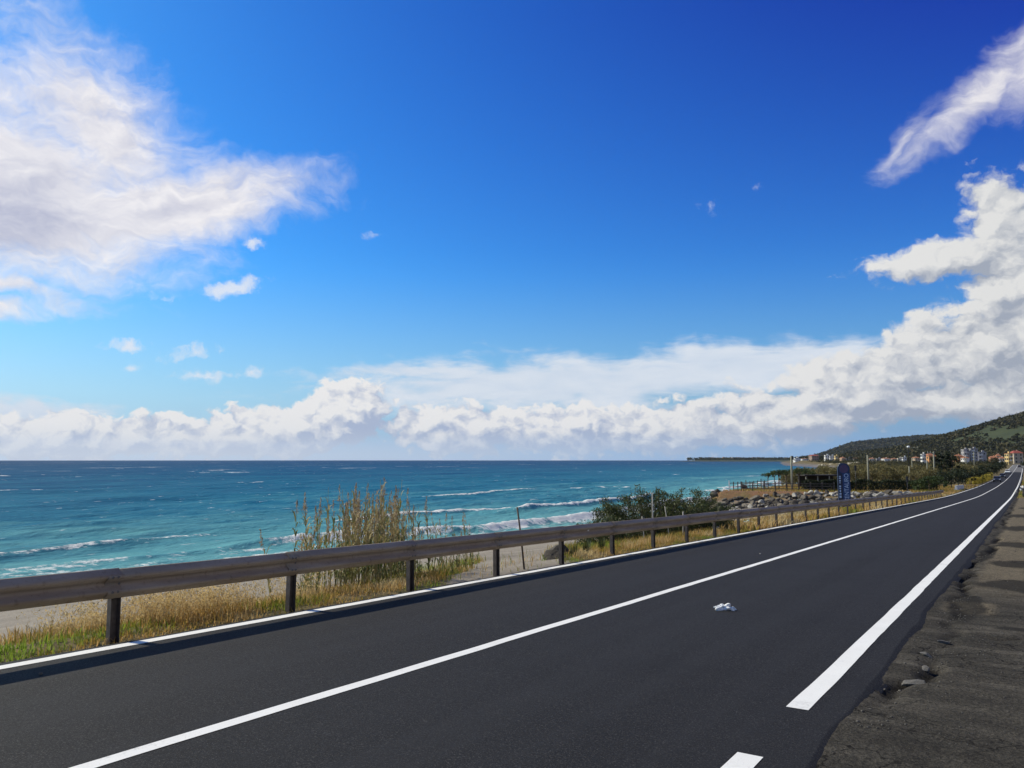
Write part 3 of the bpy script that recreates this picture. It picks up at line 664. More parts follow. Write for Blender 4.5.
gp = fbm(X / 0.9, Y / 1.3, 3) * 1.2 - 0.06 + 0.20 * sstep(-X, 9.3, 8.4) + 0.55 * (1 - sstep(Y, 4.0, 6.5)) * sstep(X, -9.6, -8.7)
tint = np.clip(0.34 + gp * 0.75 + rs.normal(size=len(X)) * 0.13, 0, 1)
H = (1 - 0.45 * (1 - sstep(Y, 4.0, 5.2)) * sstep(-X, 8.8, 9.6)) * (0.05 + 0.17 * rs.random(len(X)) ** 1.5) * (0.7 + 0.7 * np.clip(fbm(X / 0.8, Y / 0.8, 2) + 0.4, 0, 1)) * (0.45 + 0.55 * sstep(-X, 8.25, 8.8)) * 0.85
add(*blades(X, Y, H, 0.009 + 0.006 * rs.random(len(X)), 0.75, tint, rs))
# tall bleached oat grass near the first post
X, Y = pick(7000, 3.6, 9.0, -10.2, -8.75, rs, lambda X, Y: sstep(Y, 5.0, 5.8) * sstep(fbm(X / 0.7, Y / 0.7, 2), -0.25, 0.2) * (1 - 0.8 * sstep(Y, 6.5, 8.5)))
H = 0.16 + 0.26 * rs.random(len(X)) ** 1.4
tint = np.clip(0.06 + 0.12 * rs.random(len(X)) + 0.35 * (rs.random(len(X)) < 0.12), 0, 1)
v, f, t = blades(X, Y, H, 0.005, 0.55, tint, rs, 0.15); add(v, f, t)
tips = v.reshape(-1, 6, 3)[:, 4]; tips = np.repeat(tips, 5, 0) + rs.normal(size=(len(tips) * 5, 3)) * [0.022, 0.022, 0.03]
hd = leaf_mesh('tmp', tips, 0.035, 3.0, 0.6, rs); vv = np.empty(len(hd.vertices) * 3, np.float32); hd.vertices.foreach_get('co', vv)
add(vv.reshape(-1, 3), np.arange(len(vv) // 3).reshape(-1, 4), 0.02 + 0.12 * rs.random(len(tips))); bpy.data.meshes.remove(hd)
# coarser cover further along
X, Y = pick(46000, 28, 112, -16.5, -8.25, rs, lambda X, Y: (1 - 0.85 * sstep(-X, 10.5, 15)) * (0.35 + 0.65 * sstep(fbm(X / 0.9, Y / 1.2, 2), -0.3, 0.2)), 1.25)
tint = np.clip(0.24 + fbm(X / 2.5, Y / 5, 3) * 0.8 + rs.normal(size=len(X)) * 0.12, 0, 1)
add(*blades(X, Y, (0.10 + 0.28 * rs.random(len(X)) ** 1.5), 0.03 + 0.02 * rs.random(len(X)), 0.7, tint, rs))
# sparse cover under the bush and on the slope behind it
X, Y = pick(22000, 15.5, 34, -16, -9, rs, lambda X, Y: gap(Y, X) * (1 - sstep(-X, 12.5, 16)) * sstep(fbm(X / 1.3, Y / 1.3, 3), -0.2, 0.15))
tint = np.clip(0.60 + fbm(X / 1.5, Y / 1.5, 3) * 0.6 + rs.normal(size=len(X)) * 0.1, 0, 1)
add(*blades(X, Y, 0.10 + 0.22 * rs.random(len(X)), 0.014, 0.7, tint, rs))
# lot beyond the boulders and the right-hand verge
X, Y = pick(30000, 112, 190, -40, -8.4, rs, lambda X, Y: 0.25 + 0.75 * sstep(fbm(X / 3, Y / 3, 2), -0.2, 0.3))
add(*blades(X, Y, 0.12 + 0.3 * rs.random(len(X)), 0.06, 0.7, np.clip(0.35 + fbm(X / 6, Y / 6, 2) * 0.6 + rs.normal(size=len(X)) * 0.1, 0, 1), rs))
X, Y = pick(16000, 106, 260, -1.1, 7, rs); add(*blades(X, Y, 0.08 + 0.25 * rs.random(len(X)), 0.05, 0.7, np.clip(0.55 + fbm(X / 3, Y / 6, 2) * 0.6, 0, 1), rs))
X, Y = pick(16000, -2, 60, 4.6, 9, rs); add(*blades(X, Y, 0.1 + 0.25 * rs.random(len(X)), 0.02, 0.7, np.clip(0.5 + fbm(X / 3, Y / 6, 2) * 0.6, 0, 1), rs))
me = fast_mesh('verge_grass', np.concatenate(VV), np.concatenate(FF)); attr(me, 'tint', np.concatenate(TT), 'FACE')
tag(link('verge_grass', me, M['grass']), label='dry golden and green grass along the road verge', cat='grass', kind='stuff')

# ------------------------------------------------------------------ reeds behind the rail
M['cane'] = leaf_mat('reed_cane', [(0.0, (0.30, 0.23, 0.11)), (0.35, (0.48, 0.38, 0.19)), (0.6, (0.26, 0.25, 0.09)), (1.0, (0.10, 0.145, 0.04))], 0.6, 0.3)
M['plume'] = leaf_mat('reed_plume', [(0.0, (0.24, 0.17, 0.10)), (0.5, (0.36, 0.27, 0.17)), (1.0, (0.48, 0.39, 0.26))], 0.8, 0.45)
def reed_meshes(seed, n, h, spread, lean):
    """a clump: a list of (cane with its leaves, plume or None)"""
    q = np.random.default_rng(seed); out = []
    for c in range(n):
        V = []; F = []; T = []; nb_ = 0
        bx, by = q.normal(size=2) * spread; hh = h * (0.55 + 0.55 * q.random()); a = q.random() * 6.28; ln = lean * (0.3 + q.random()); kx, ky = math.cos(a) * ln, math.sin(a) * ln
        ts = np.linspace(0, 1, 7); cx = bx + kx * hh * ts ** 1.7; cy_ = by + ky * hh * ts ** 1.7; cz = hh * ts
        tone = q.random() * 0.6
        for i in range(7):
            r = 0.006 * (1 - 0.6 * ts[i])
            for u in range(4):
                V.append((cx[i] + r * math.cos(u * 1.571), cy_[i] + r * math.sin(u * 1.571), cz[i]))
            if i:
                for u in range(4): F.append([nb_ + u - 4, nb_ + (u + 1) % 4 - 4, nb_ + (u + 1) % 4, nb_ + u]); T.append(tone)
            nb_ += 4
        for l in range(int(15 * hh / 1.6)):      # strap leaves leaving the cane, arching over
            t = 0.08 + 0.80 * q.random(); x0 = np.interp(t, ts, cx); y0 = np.interp(t, ts, cy_); z0 = hh * t; b = q.random() * 6.28; L = 0.18 + 0.24 * q.random(); w = 0.010 + 0.008 * q.random()
            d = np.array([math.cos(b), math.sin(b), 0]); s = np.array([-d[1], d[0], 0]) * w; up = 1.5 - 0.5 * q.random()
            p = [np.array([x0, y0, z0]) + d * L * u * 0.40 + np.array([0, 0, L * (up * u - 0.95 * u * u)]) for u in (0, 0.35, 0.7, 1.0)]
            ws = (0.7, 1.0, 0.7, 0.08); dr = np.clip(tone + 0.35 * q.random() + (0.25 if t < 0.5 else 0), 0, 1)
            for i in range(3):
                V += [p[i] - s * ws[i], p[i] + s * ws[i], p[i + 1] + s * ws[i + 1], p[i + 1] - s * ws[i + 1]]; F.append([nb_, nb_ + 1, nb_ + 2, nb_ + 3]); T.append(dr); nb_ += 4
        me = fast_mesh('cane', np.array(V), np.array(F)); attr(me, 'tint', T, 'FACE'); me.materials.append(M['cane']); pm = None
        if q.random() < 0.72:
            g = 45; u = q.random(g); top = np.array([cx[-1], cy_[-1], cz[-1]])
            C = top + np.stack([kx * 0.25 * u + q.normal(size=g) * 0.022 * (1.1 - u), ky * 0.25 * u + q.normal(size=g) * 0.022 * (1.1 - u), -0.10 + 0.30 * u], -1)
            pm = leaf_mesh('plume', C, 0.055, 4.5, 1.0, q); pm.materials.append(M['plume'])
        out.append((me, pm))
    return out
RV = [reed_meshes(20 + i, n, h, sp, ln) for i, (n, h, sp, ln) in enumerate([(8, 1.75, .17, .07), (7, 1.55, .14, .10), (5, 1.35, .12, .12), (5, 1.15, .10, .12), (10, 1.65, .22, .07), (2, 1.0, .05, .30)])]
def reed(x, y, v, s=1.0, rz=0.0, label=None, group='reeds behind the guardrail'):
    root = empty('reed_clump', (x, y, gz(x, y) - 0.03), rz, label=label, cat='reed', group=group); root.scale = (s, s, s)
    for c, p in RV[v]:
        o = link('cane', c, None, root)
        if p: link('plume', p, None, o)
    return root
REEDS = [  # photo column, metres ahead, variant, scale
    (346, 11.2, 0, 1.02), (353, 11.6, 4, 1.08), (362, 11.0, 4, 1.02), (370, 11.7, 0, 1.22), (377, 11.2, 4, 1.12), (385, 11.8, 0, 1.20), (392, 11.3, 4, 1.0), (399, 11.9, 0, 0.92), (405, 11.4, 4, 0.86), (357, 12.4, 0, 1.1), (381, 12.6, 4, 1.1),
    (306, 10.6, 1, 0.95), (311, 10.9, 3, 1.1), (321, 10.8, 1, 0.92), (327, 11.2, 2, 1.0), (336, 11.0, 0, 0.95), (414, 11.6, 0, 0.92), (424, 12.0, 1, 0.98), (433, 11.7, 2, 0.85), (444, 12.2, 3, 1.0), (455, 11.9, 3, 1.08), (462, 12.1, 1, 0.78), (471, 12.0, 2, 0.80), (350, 12.8, 4, 0.95), (366, 12.9, 4, 1.05), (374, 13.0, 4, 1.1), (388, 12.9, 4, 1.05), (396, 12.7, 4, 0.9), (360, 10.9, 4, 0.8), (384, 10.9, 4, 0.85)]
for i, (c, d, v, s) in enumerate(REEDS):
    f_ = -(c - 512) / 800 * 0.8426 + 0.5386; x, y = at(c, (10.25 + (d - 11.2) * 0.9) / f_); s *= 0.98; lab = 'tall dry reeds with pale plumes in the dense stand behind the guardrail'
    if c < 340: lab = 'dry plumed reeds at the sparse left end of the stand behind the guardrail'
    if c > 408: lab = 'thin plumed reeds at the sparse right end of the stand behind the guardrail'
    reed(x, y, v, s, i * 1.3, lab)
x, y = at(275, 12.8); reed(x, y, 5, 0.95, 2.2, 'lone bent reed standing apart, left of the whole stand', None)
x, y = at(452, 15.4); reed(x, y, 3, 0.5, 0.4, 'short dry reeds rising right beneath the rail beside the bare sand', None)
x, y = at(466, 15.8); reed(x, y, 2, 0.45, 3.4, 'short green leaved reeds by the edge of the bare sand', None)

# ------------------------------------------------------------------ bush, stakes, things on the bank
M['bush'] = leaf_mat('bush_leaves', [(0.0, (0.028, 0.040, 0.014)), (0.5, (0.055, 0.072, 0.022)), (0.85, (0.10, 0.115, 0.035)), (1.0, (0.16, 0.16, 0.06))], 0.5, 0.25, 0.5, 1.2)
M['bark'] = pbr('bark', (0.11, 0.085, 0.06), 0.9, 0.4, 8, 0.6, 30)
def bush(px0, d, w, h, label, seed, n=5200, leaf=0.075):
    q = np.random.default_rng(seed); x, y = at(px0, d); root = empty('shrub', (x, y, gz(x, y) - 0.05), 0, label=label, cat='shrub')
    ns = int(26 * w); mb = MB(); C = []
    for i in range(ns):
        a = q.random() * 6.28; r = math.sqrt(q.random()) * w * 0.5; bx, by = math.cos(a) * r, math.sin(a) * r * 0.8
        hh = h * (1 - 0.55 * (r / (w * 0.5)) ** 2) * (0.72 + 0.42 * q.random()); lx, ly = q.normal(size=2) * 0.14 * hh + np.array([bx, by]) * 0.15
        pts = [(bx * 0.55, by * 0.55, 0), (bx * 0.8 + lx * 0.3, by * 0.8 + ly * 0.3, hh * 0.5), (bx + lx, by + ly, hh * 0.94)]
        mb.tube(pts, [0.022, 0.014, 0.005], 5, cap=False)
        g = n // ns; u = 0.12 + 0.90 * q.random(g) ** 0.8; P = np.array(pts); ax = np.stack([np.interp(u, [0, .5, .94], P[:, j]) for j in range(3)], -1)
        sp_ = (0.22 * (1.15 - u) + 0.035)[:, None]
        C.append(ax + q.normal(size=(g, 3)) * sp_ * [1, 1, 0.8] * min(1, h) * 1.0)
    mb.build('stem', M['bark'], root)
    link('foliage', leaf_mesh('foliage', np.concatenate(C), leaf, 3.0, 0.45, q), M['bush'], root); return root
bush(652, 30, 4.2, 2.0, 'tall dark green bush behind the guardrail, highest of the bushes', 31, 26000, 0.085)
bush(606, 26.5, 2.0, 1.15, 'low dark bush at the left foot of the tall bush', 32, 8000, 0.08)
bush(690, 34, 3.2, 1.75, 'rounded dark bush at the right side of the tall bush', 33, 16000, 0.09)
bush(703, 30, 1.7, 0.9, 'low bush showing beneath the rail at the right end of the bushes', 34, 7000, 0.08)
M['aloe'] = leaf_mat('succulent_leaves', [(0, (0.03, 0.05, 0.02)), (0.6, (0.06, 0.085, 0.035)), (1, (0.16, 0.14, 0.05))], 0.45, 0.1)
def spiky(px0, d, h, label, seed, n=34):
    q = np.random.default_rng(seed); x, y = at(px0, d); V = []; F = []; T = []
    for i in range(n):
        a = q.random() * 6.28; l = 0.1 + 0.45 * q.random(); hh = h * (0.55 + 0.5 * q.random()); dx, dy = math.cos(a), math.sin(a); w = 0.035 * h
        b = len(V); p = [np.array([dx * l * hh * u ** 1.3 * 0.6 + dx * 0.05, dy * l * hh * u ** 1.3 * 0.6 + dy * .05, hh * u]) for u in (0, .4, .75, 1)]; s = np.array([-dy, dx, 0]) * w
        for j in range(3):
            b = len(V); V += [p[j] - s * (1 - .3 * j), p[j] + s * (1 - .3 * j), p[j + 1] + s * (0.7 - .3 * j), p[j + 1] - s * (0.7 - .3 * j)]; F.append([b, b + 1, b + 2, b + 3]); T.append(q.random() if i < n else 1)
    me = fast_mesh('spiky_plant', np.array(V), np.array(F)); attr(me, 'tint', T, 'FACE')
    return tag(link('spiky_plant', me, M['aloe'], None, (x, y, gz(x, y) - 0.03)), label, 'plant')
spiky(711, 31.5, 1.0, 'dark upright spiky plant at the right edge of the bushes', 41)
spiky(585, 19.6, 0.42, 'pale spiky plant beneath the rail, left of the low bush', 42, 40)
spiky(573, 19.0, 0.36, 'yellowing spiky plant beneath the rail next to the bare sand', 43, 40)
spiky(600, 20.6, 0.40, 'green spiky plant beneath the rail under the low bush', 44, 40)

M['stake'] = pbr('stake_wood', (0.10, 0.075, 0.055), 0.85, 0.35, 12, 0.4, 40)
M['pale_stake'] = pbr('pale_stake_wood', (0.34, 0.32, 0.28), 0.85, 0.3, 12, 0.4, 40)
def stake(px0, d, h, r, lean, m_, label):
    x, y = at(px0, d); b = MB(); b.tube([(0, 0, -0.2), (lean[0] * 0.5, lean[1] * 0.5, h * 0.5), (lean[0], lean[1], h)], [r, r * 0.95, r * 0.85], 8)
    return tag(b.build('stake', m_, None, (x, y, gz(x, y))), label, 'stake')
stake(525, 16.15, 1.22, 0.02, (-0.15, -0.06), M['stake'], 'dark leaning wooden stake behind the guardrail above the bare sand')
stake(651, 25.2, 1.50, 0.028, (0.01, 0), M['pale_stake'], 'tall thin grey stake in front of the tall bush')
stake(681, 26.2, 0.85, 0.028, (0.01, 0), M['pale_stake'], 'short pale stake in front of the rounded dark bush')
stake(643, 24.5, 0.80, 0.020, (-0.08, 0.0), M['pale_stake'], 'short pale stake leaning left in front of the tall bush')
stake(668, 25.6, 1.05, 0.018, (-0.16, 0.0), M['pale_stake'], 'thin pale stake leaning left between the tall and rounded bushes')

def boulder_mesh(seed, flat=0.75):
    q = np.random.default_rng(seed); bm = bmesh.new(); bmesh.ops.create_icosphere(bm, subdivisions=3, radius=1)
    dirs = q.normal(size=(11, 3)); dirs /= np.linalg.norm(dirs, axis=1, keepdims=True); dist = 0.42 + 0.36 * q.random(11)
    for v in bm.verts:
        c = np.array(v.co); r = min([1.0] + [dd / max(1e-3, c @ n) for n, dd in zip(dirs, dist) if c @ n > 0.05])
        v.co = Vector(c * r * [1.15, 0.95, flat] * (1 + 0.02 * q.normal()) * 1.25)
    me = bpy.data.meshes.new('boulder'); bm.to_mesh(me); bm.free(); return me
M['rock'] = pbr('limestone', (0.15, 0.128, 0.10), 0.9, 0.5, 1.3, 0.8, 7, dirt=(0.08, 0.065, 0.045), dirt_amt=0.7)
M['rock_white'] = pbr('white_limestone', (0.36, 0.335, 0.29), 0.9, 0.45, 1.3, 0.6, 7, dirt=(0.16, 0.13, 0.10), dirt_amt=0.5)
M['rock_dark'] = pbr('dark_rock', (0.060, 0.050, 0.040), 0.9, 0.45, 1.3, 0.7, 7)
BV = {c: [boulder_mesh(s) for s in range(60 + o, 65 + o)] for o, c in ((0, 'rock'), (10, 'rock_white'), (20, 'rock_dark'))}
for c, l in BV.items():
    for me in l: me.materials.append(M[c])
def boulder(x, y, s, c, label, group, dz=0.0, seed=0):
    q = random.Random(seed); o = link('boulder', BV[c][q.randrange(5)], None, None, (x, y, gz(x, y) + s * 0.22 + dz)); o.scale = (s * q.uniform(.85, 1.25), s * q.uniform(.8, 1.1), s * q.uniform(.75, 1.05))
    o.rotation_euler = (q.uniform(-.4, .4), q.uniform(-.4, .4), q.uniform(0, 6.28)); return tag(o, label, 'boulder', group)
q = random.Random(77); cnt = 0
for row in range(5):      # rip-rap face below the lot, from the road out to the beach
    xk = -9.6 - row * 0.3
    while xk > -37:
        s = q.uniform(0.24, 0.52) * (1.25 if q.random() < 0.2 else 1.0)
        yk = 110.9 + row * 0.75 + q.uniform(-.35, .35) - (0.0 if xk > -20 else (-20 - xk) * 0.10)
        rowc = 'rock_white' if (row >= 3 and xk > -26 and q.random() < 0.60) or q.random() < 0.08 else ('rock' if q.random() < (0.6 if xk > -24 else 0.4) else 'rock_dark')
        lab = {'rock_white': 'whitish boulder in the rock bank below the dark hedge', 'rock': 'grey boulder in the rock bank below the dark hedge', 'rock_dark': 'dark brown boulder in the rock bank below the dark hedge'}[rowc]
        boulder(xk, yk, s, rowc, lab, 'boulders of the rock bank', 0.0, cnt); cnt += 1; xk -= s * q.uniform(1.0, 1.8)
for i in range(26):       # darker rocks round the seaward corner
    yk = 108 + q.random() * 22; xk = -38.2 + q.uniform(-1.5, 1.2); boulder(xk, yk, q.uniform(0.45, 0.95), 'rock_dark', 'dark rock at the seaward corner of the lot by the surf', 'dark rocks at the seaward corner', 0.1, 500 + i)
for i in range(34):       # scattered stones on the beach
    yk = q.uniform(84, 109); xk = q.uniform(-37, -12); boulder(xk, yk, q.uniform(0.14, 0.42), q.choice(['rock', 'rock_white', 'rock']), 'stone lying loose on the beach before the rock bank', 'loose stones on the beach', 0.0, 700 + i)
x, y = at(550, 18.6); boulder(x, y, 0.22, 'rock_dark', 'dark rock on the bare sand just beyond the rail', None, 0.05, 901).name = 'rock'
x, y = at(558, 19.3); o = boulder(x, y, 0.30, 'rock_dark', 'larger dark rock behind another on the bare sand beyond the rail', None, 0.08, 902)
x, y = at(714, 29); boulder(x, y, 0.22, 'rock_white', 'small white rock in the shade under the right end of the bushes', None, 0.05, 903)
x, y = at(563, 18.1); boulder(x, y, 0.10, 'rock', 'small grey stone on the verge edge left of the spiky plants', None, 0.0, 904)

M['chunk'] = pbr('asphalt_chunk', (0.15, 0.14, 0.125), 0.95, 0.4, 6, 0.6, 60)
for i, (x, y, s_, lab) in enumerate([(-0.97, 8.3, 0.060, 'nearest pale chunk in the crumbled crack of the shoulder'), (-0.93, 9.0, 0.045, 'small pale chunk second nearest in the shoulder crack'), (-1.00, 9.7, 0.055, 'pale chunk midway along the crumbled shoulder crack'), (-0.90, 10.6, 0.050, 'pale chunk at the far end of the shoulder crack'), (-0.52, 8.0, 0.022, 'tiny pale chip lying alone on the dark shoulder')]):
    o = link('asphalt_chunk', boulder_mesh(200 + i, 0.5), M['chunk'], None, (x, y, float(zr(y)) - 0.045 + s_ * 0.3)); o.scale = (s_ * 1.3, s_, s_); o.rotation_euler = (0.1, -0.15, i * 1.3); tag(o, lab, 'rubble')
M['slab'] = pbr('pale_concrete', (0.55, 0.53, 0.49), 0.85, 0.15, 1.0, 0.3, 20, dirt=(0.25, 0.22, 0.18))
def slab(px0, d, sx_, sy_, h, label):
    x, y = at(px0, d); b = MB(); b.box((0, 0, h / 2 - 0.1), (sx_, sy_, h + 0.2), 0.3, bevel=0.04); b.box((sx_ * 0.3, sy_ * 0.1, h + 0.03), (sx_ * 0.22, sy_ * 0.6, 0.06), 0.5, bevel=0.02)
    return tag(b.build('concrete_slab', M['slab'], None, (x, y, gz(x, y))), label, 'slab')
slab(742, 92, 3.4, 5.0, 0.22, 'long pale concrete slab lying on the beach before the rocks')
slab(722, 80, 2.6, 2.2, 0.18, 'smaller pale concrete slab on the beach nearer the bushes')

# crumpled bag behind the rail and crumpled paper on the road
def crumple(name, s, seed, mat_, flat=0.55, amp=0.5):
    q = np.random.default_rng(seed); bm = bmesh.new(); bmesh.ops.create_icosphere(bm, subdivisions=4, radius=1); co = np.array([v.co[:] for v in bm.verts])
    r = 1 + amp * (np.abs(vnoise(co[:, 0] * 1.7 + seed, co[:, 1] * 1.7 + co[:, 2] * 2.1)) * 1.4 - 0.45) + 0.22 * (np.abs(vnoise(co[:, 0] * 4 + 3, co[:, 1] * 4 - co[:, 2] * 5)) - 0.3) + 0.10 * vnoise(co[:, 1] * 9, co[:, 0] * 9 + co[:, 2] * 8)
    co = co * r[:, None] * np.array(s); co[:, 2] = np.maximum(co[:, 2], -s[2] * flat) + s[2] * flat
    for v, c in zip(bm.verts, co): v.co = Vector(c)
    me = bpy.data.meshes.new(name); bm.to_mesh(me); bm.free(); return link(name, me, mat_)
M['paper'] = pbr('white_paper', (0.82, 0.82, 0.80), 0.8, 0.06, 20)
o = crumple('crumpled_paper', (0.10, 0.055, 0.055), 3, M['paper'], 0.4, 0.75); o.location = (-3.62, 11.05, float(zr(11.05)) + 0.001); o.rotation_euler = (0, 0, R(30)); tag(o, 'crumpled white paper lying on the dark asphalt of the near lane', 'paper')
o2 = crumple('paper_scrap', (0.040, 0.035, 0.028), 9, M['paper'], 0.4, 0.7); o2.location = (-3.50, 11.11, float(zr(11.1)) + 0.001); tag(o2, 'small torn white scrap touching the crumpled paper on the asphalt', 'paper')
o = crumple('pebble', (0.022, 0.018, 0.016), 14, M['rock_white'], 0.7, 0.2); o.location = (-5.5, 19.7, float(zr(19.7))); tag(o, 'tiny pale pebble on the asphalt just beyond the centre line', 'pebble')
o = crumple('pebble', (0.016, 0.013, 0.012), 15, M['rock'], 0.7, 0.2); o.location = (-7.45, 3.9, float(zr(3.9))); tag(o, 'little grey pebble in the strip of shade below the first rail post', 'pebble')
M['bag'] = pbr('plastic_bag', (0.30, 0.52, 0.52), 0.35, 0.2, 6, dirt=(0.8, 0.8, 0.78), dirt_amt=0.9)
x, y = at(746, 34); o = crumple('plastic_bag', (0.24, 0.16, 0.14), 5, M['bag']); o.location = (x, y, gz(x, y)); tag(o, 'pale teal plastic bag caught in the grass beneath the rail', 'bag')
# ------------------------------------------------------------------ roadside totem sign
M['sign_blue'] = pbr('sign_blue_panel', (0.014, 0.055, 0.17), 0.4, 0.12, 2)
M['sign_dark'] = pbr('sign_dark_panel', (0.012, 0.022, 0.055), 0.4, 0.15, 2)
M['sign_text'] = pbr('sign_lettering', (0.46, 0.58, 0.74), 0.5, 0.1, 5)
M['emblem'] = pbr('sign_emblem', (0.085, 0.055, 0.12), 0.45, 0.2, 3)
x, y = at(841.5, 62); zs = gz(x, y); fa = math.atan2(-x, y)   # turned to face traffic coming up the road
root = empty('totem_sign', (x, y, zs), R(24), label='tall dark blue totem sign with round emblem and sideways lettering beside the guardrail', cat='sign')
b = MB(); b.box((0, 0, 1.55), (0.90, 0.22, 3.10), bevel=0.03); b.build('panel', M['sign_dark'], root)
b = MB(); b.box((0.165, -0.118, 1.42), (0.54, 0.02, 2.72), bevel=0.006); b.build('lettering_panel', M['sign_blue'], root)
b = MB(); b.tube([(0, -0.112, 3.10), (0, 0.112, 3.10)], 0.445, 36); b.build('sign_head', M['sign_dark'], root)
b = MB(); b.tube([(0.0, -0.126, 3.10), (0.0, -0.114, 3.10)], 0.32, 32); em = b.build('emblem', M['emblem'], root)
b = MB()
for j in range(28):
    a0 = 2 * math.pi * j / 28; a1 = 2 * math.pi * (j + 1) / 28
    b.poly([(0.34 * math.cos(a0), -0.130, 3.10 + 0.34 * math.sin(a0)), (0.34 * math.cos(a1), -0.130, 3.10 + 0.34 * math.sin(a1)), (0.38 * math.cos(a1), -0.130, 3.10 + 0.38 * math.sin(a1)), (0.38 * math.cos(a0), -0.130, 3.10 + 0.38 * math.sin(a0))])
b.build('emblem_ring', M['sign_blue'], em)
def text_mesh(s, size, m_, name, parent, loc, rot, ext=0.004, sx=1.0):
    cu = bpy.data.curves.new(name, 'FONT'); cu.body = s; cu.size = size; cu.extrude = ext; cu.align_x = 'CENTER'; cu.align_y = 'CENTER'
    t = bpy.data.objects.new('tmp', cu); COL.objects.link(t); bpy.context.view_layer.update()
    me = bpy.data.meshes.new_from_object(t.evaluated_get(bpy.context.evaluated_depsgraph_get())); bpy.data.objects.remove(t)
    o = link(name, me, m_, parent, loc); o.rotation_euler = rot; o.scale = (sx, 1, 1); return o
text_mesh('CENTAURO', 0.46, M['sign_text'], 'lettering', root, (0.175, -0.133, 1.66), (R(90), R(-90), 0), sx=0.88)
q = random.Random(5); z = 0.22     # the small second column is too worn to read
while z < 2.6:
    hh = q.choice([0.10, 0.16, 0.22]); b = MB(); b.box((-0.31, -0.117, z + hh / 2), (q.uniform(0.09, 0.16), 0.012, hh * 0.8)); b.build('worn_mark', M['sign_text'], root); z += hh + q.choice([0.03, 0.06, 0.14])
b = MB(); b.box((0, 0, -0.03), (1.3, 0.6, 0.22), bevel=0.03); b.build('base', M['slab'], root)
# ------------------------------------------------------------------ poles and lamps
M['pole'] = pbr('pole_concrete', (0.27, 0.26, 0.19), 0.85, 0.2, 2, 0.2, 20)
M['pole_dark'] = pbr('pole_dark_metal', (0.035, 0.035, 0.035), 0.6, 0.2, 4)
M['lamp'] = pbr('lamp_white_glass', (0.75, 0.75, 0.72), 0.3, 0.05, 4)
def zofs(d, ypix): return CAM_Z + (460 - ypix) / 800 * d       # height of a sight line, used only to size far things
def pole(px0, d, ytop, r, label, dark_top=0.0, arm=0.0, mat_='pole', name='utility_pole'):
    x, y = at(px0, d); z = gz(x, y); h = zofs(d, ytop) - z; root = empty(name, (x, y, z), R(YAW), label=label, cat='pole')
    b = MB(); b.tube([(0, 0, -0.3), (0, 0, h * 0.5), (0, 0, h)], [r, r * 0.88, r * 0.72], 10); b.build('shaft', M[mat_], root)
    if dark_top: b = MB(); b.box((r * 0.9, 0, h - dark_top / 2), (0.30, 0.22, dark_top), bevel=0.03); b.tube([(0.1, 0, h), (0.5, 0, h - dark_top * 1.2)], 0.05, 6); b.build('fitting', M['pole_dark'], root)
    if arm:
        b = MB(); b.box((-arm * 0.35, 0, h - 0.25), (arm, 0.12, 0.14)); a = b.build('cross_arm', M[mat_], root)
        for t in (-0.8, -0.45, 0.05): c = MB(); c.tube([(arm * t, 0, h - 0.18), (arm * t, 0, h + 0.08)], [0.05, 0.035], 8); c.build('insulator', M['lamp'], a)
    return root
pole(790, 118, 456, 0.17, 'pale greenish pole with a dark fitting on top beside the umbrella trees', 0.55)
pole(866, 150, 455, 0.19, 'plain pale concrete pole rising behind the dark hedge, right of the totem sign')
pole(925, 205, 460, 0.17, 'shorter pale pole just left of the pole with the cross arm')
pole(932, 190, 452, 0.22, 'tall pale pole with a cross arm beside the big dark tree', 0, 1.7)
pole(910, 215, 458.5, 0.13, 'slim pale pole close behind the street lamp')
pole(964, 330, 456, 0.20, 'pale pole before the town houses, left one of a pair')
pole(972, 330, 452, 0.20, 'taller pale pole before the grey apartment block')
def street_lamp(px0, d, ytop, label):
    x, y = at(px0, d); z = gz(x, y); h = zofs(d, ytop) - z; root = empty('street_lamp', (x, y, z), R(YAW), label=label, cat='lamp')
    b = MB(); b.tube([(0, 0, -0.3), (0, 0, h * 0.5)], [0.15, 0.12], 10); b.build('lower_shaft', M['pole'], root)
    b = MB(); b.tube([(0, 0, h * 0.5), (0, 0, h - 0.2), (0.15, 0, h)], [0.11, 0.08, 0.07], 10); b.build('upper_shaft', M['pole_dark'], root)
    b = MB(); b.ball((0.05, 0, h), 0.32, 2, flat=0.75); hd = b.build('lamp_head', M['lamp'], root, smooth=True)
    for t in (1.2, 1.9): b = MB(); b.ball((t, 0, h - 0.1), 0.16, 2, flat=0.7); b.tube([(t - 0.7, 0, h - 0.1), (t, 0, h - 0.1)], 0.03, 6); b.build('side_lamp', M['pole'], hd)
street_lamp(907, 160, 447, 'street lamp with a bright white head on a dark upper shaft')
def marker(px0, d, h, label):
    x, y = at(px0, d); z = gz(x, y); root = empty('marker_post', (x, y, z), R(YAW), label=label, cat='post')
    b = MB(); b.tube([(0, 0, -0.2), (0, 0, h)], 0.05, 8); b.build('shaft', M['pole_dark'], root); b = MB(); b.box((0, 0, h - 0.2), (0.32, 0.10, 0.75), bevel=0.04); b.build('plate', M['pole_dark'], root)
marker(904.5, 104, 2.1, 'thin dark post with a plate standing before the hedge at the road')
marker(853.5, 118, 3.6, 'tall dark post with a plate just right of the totem sign')

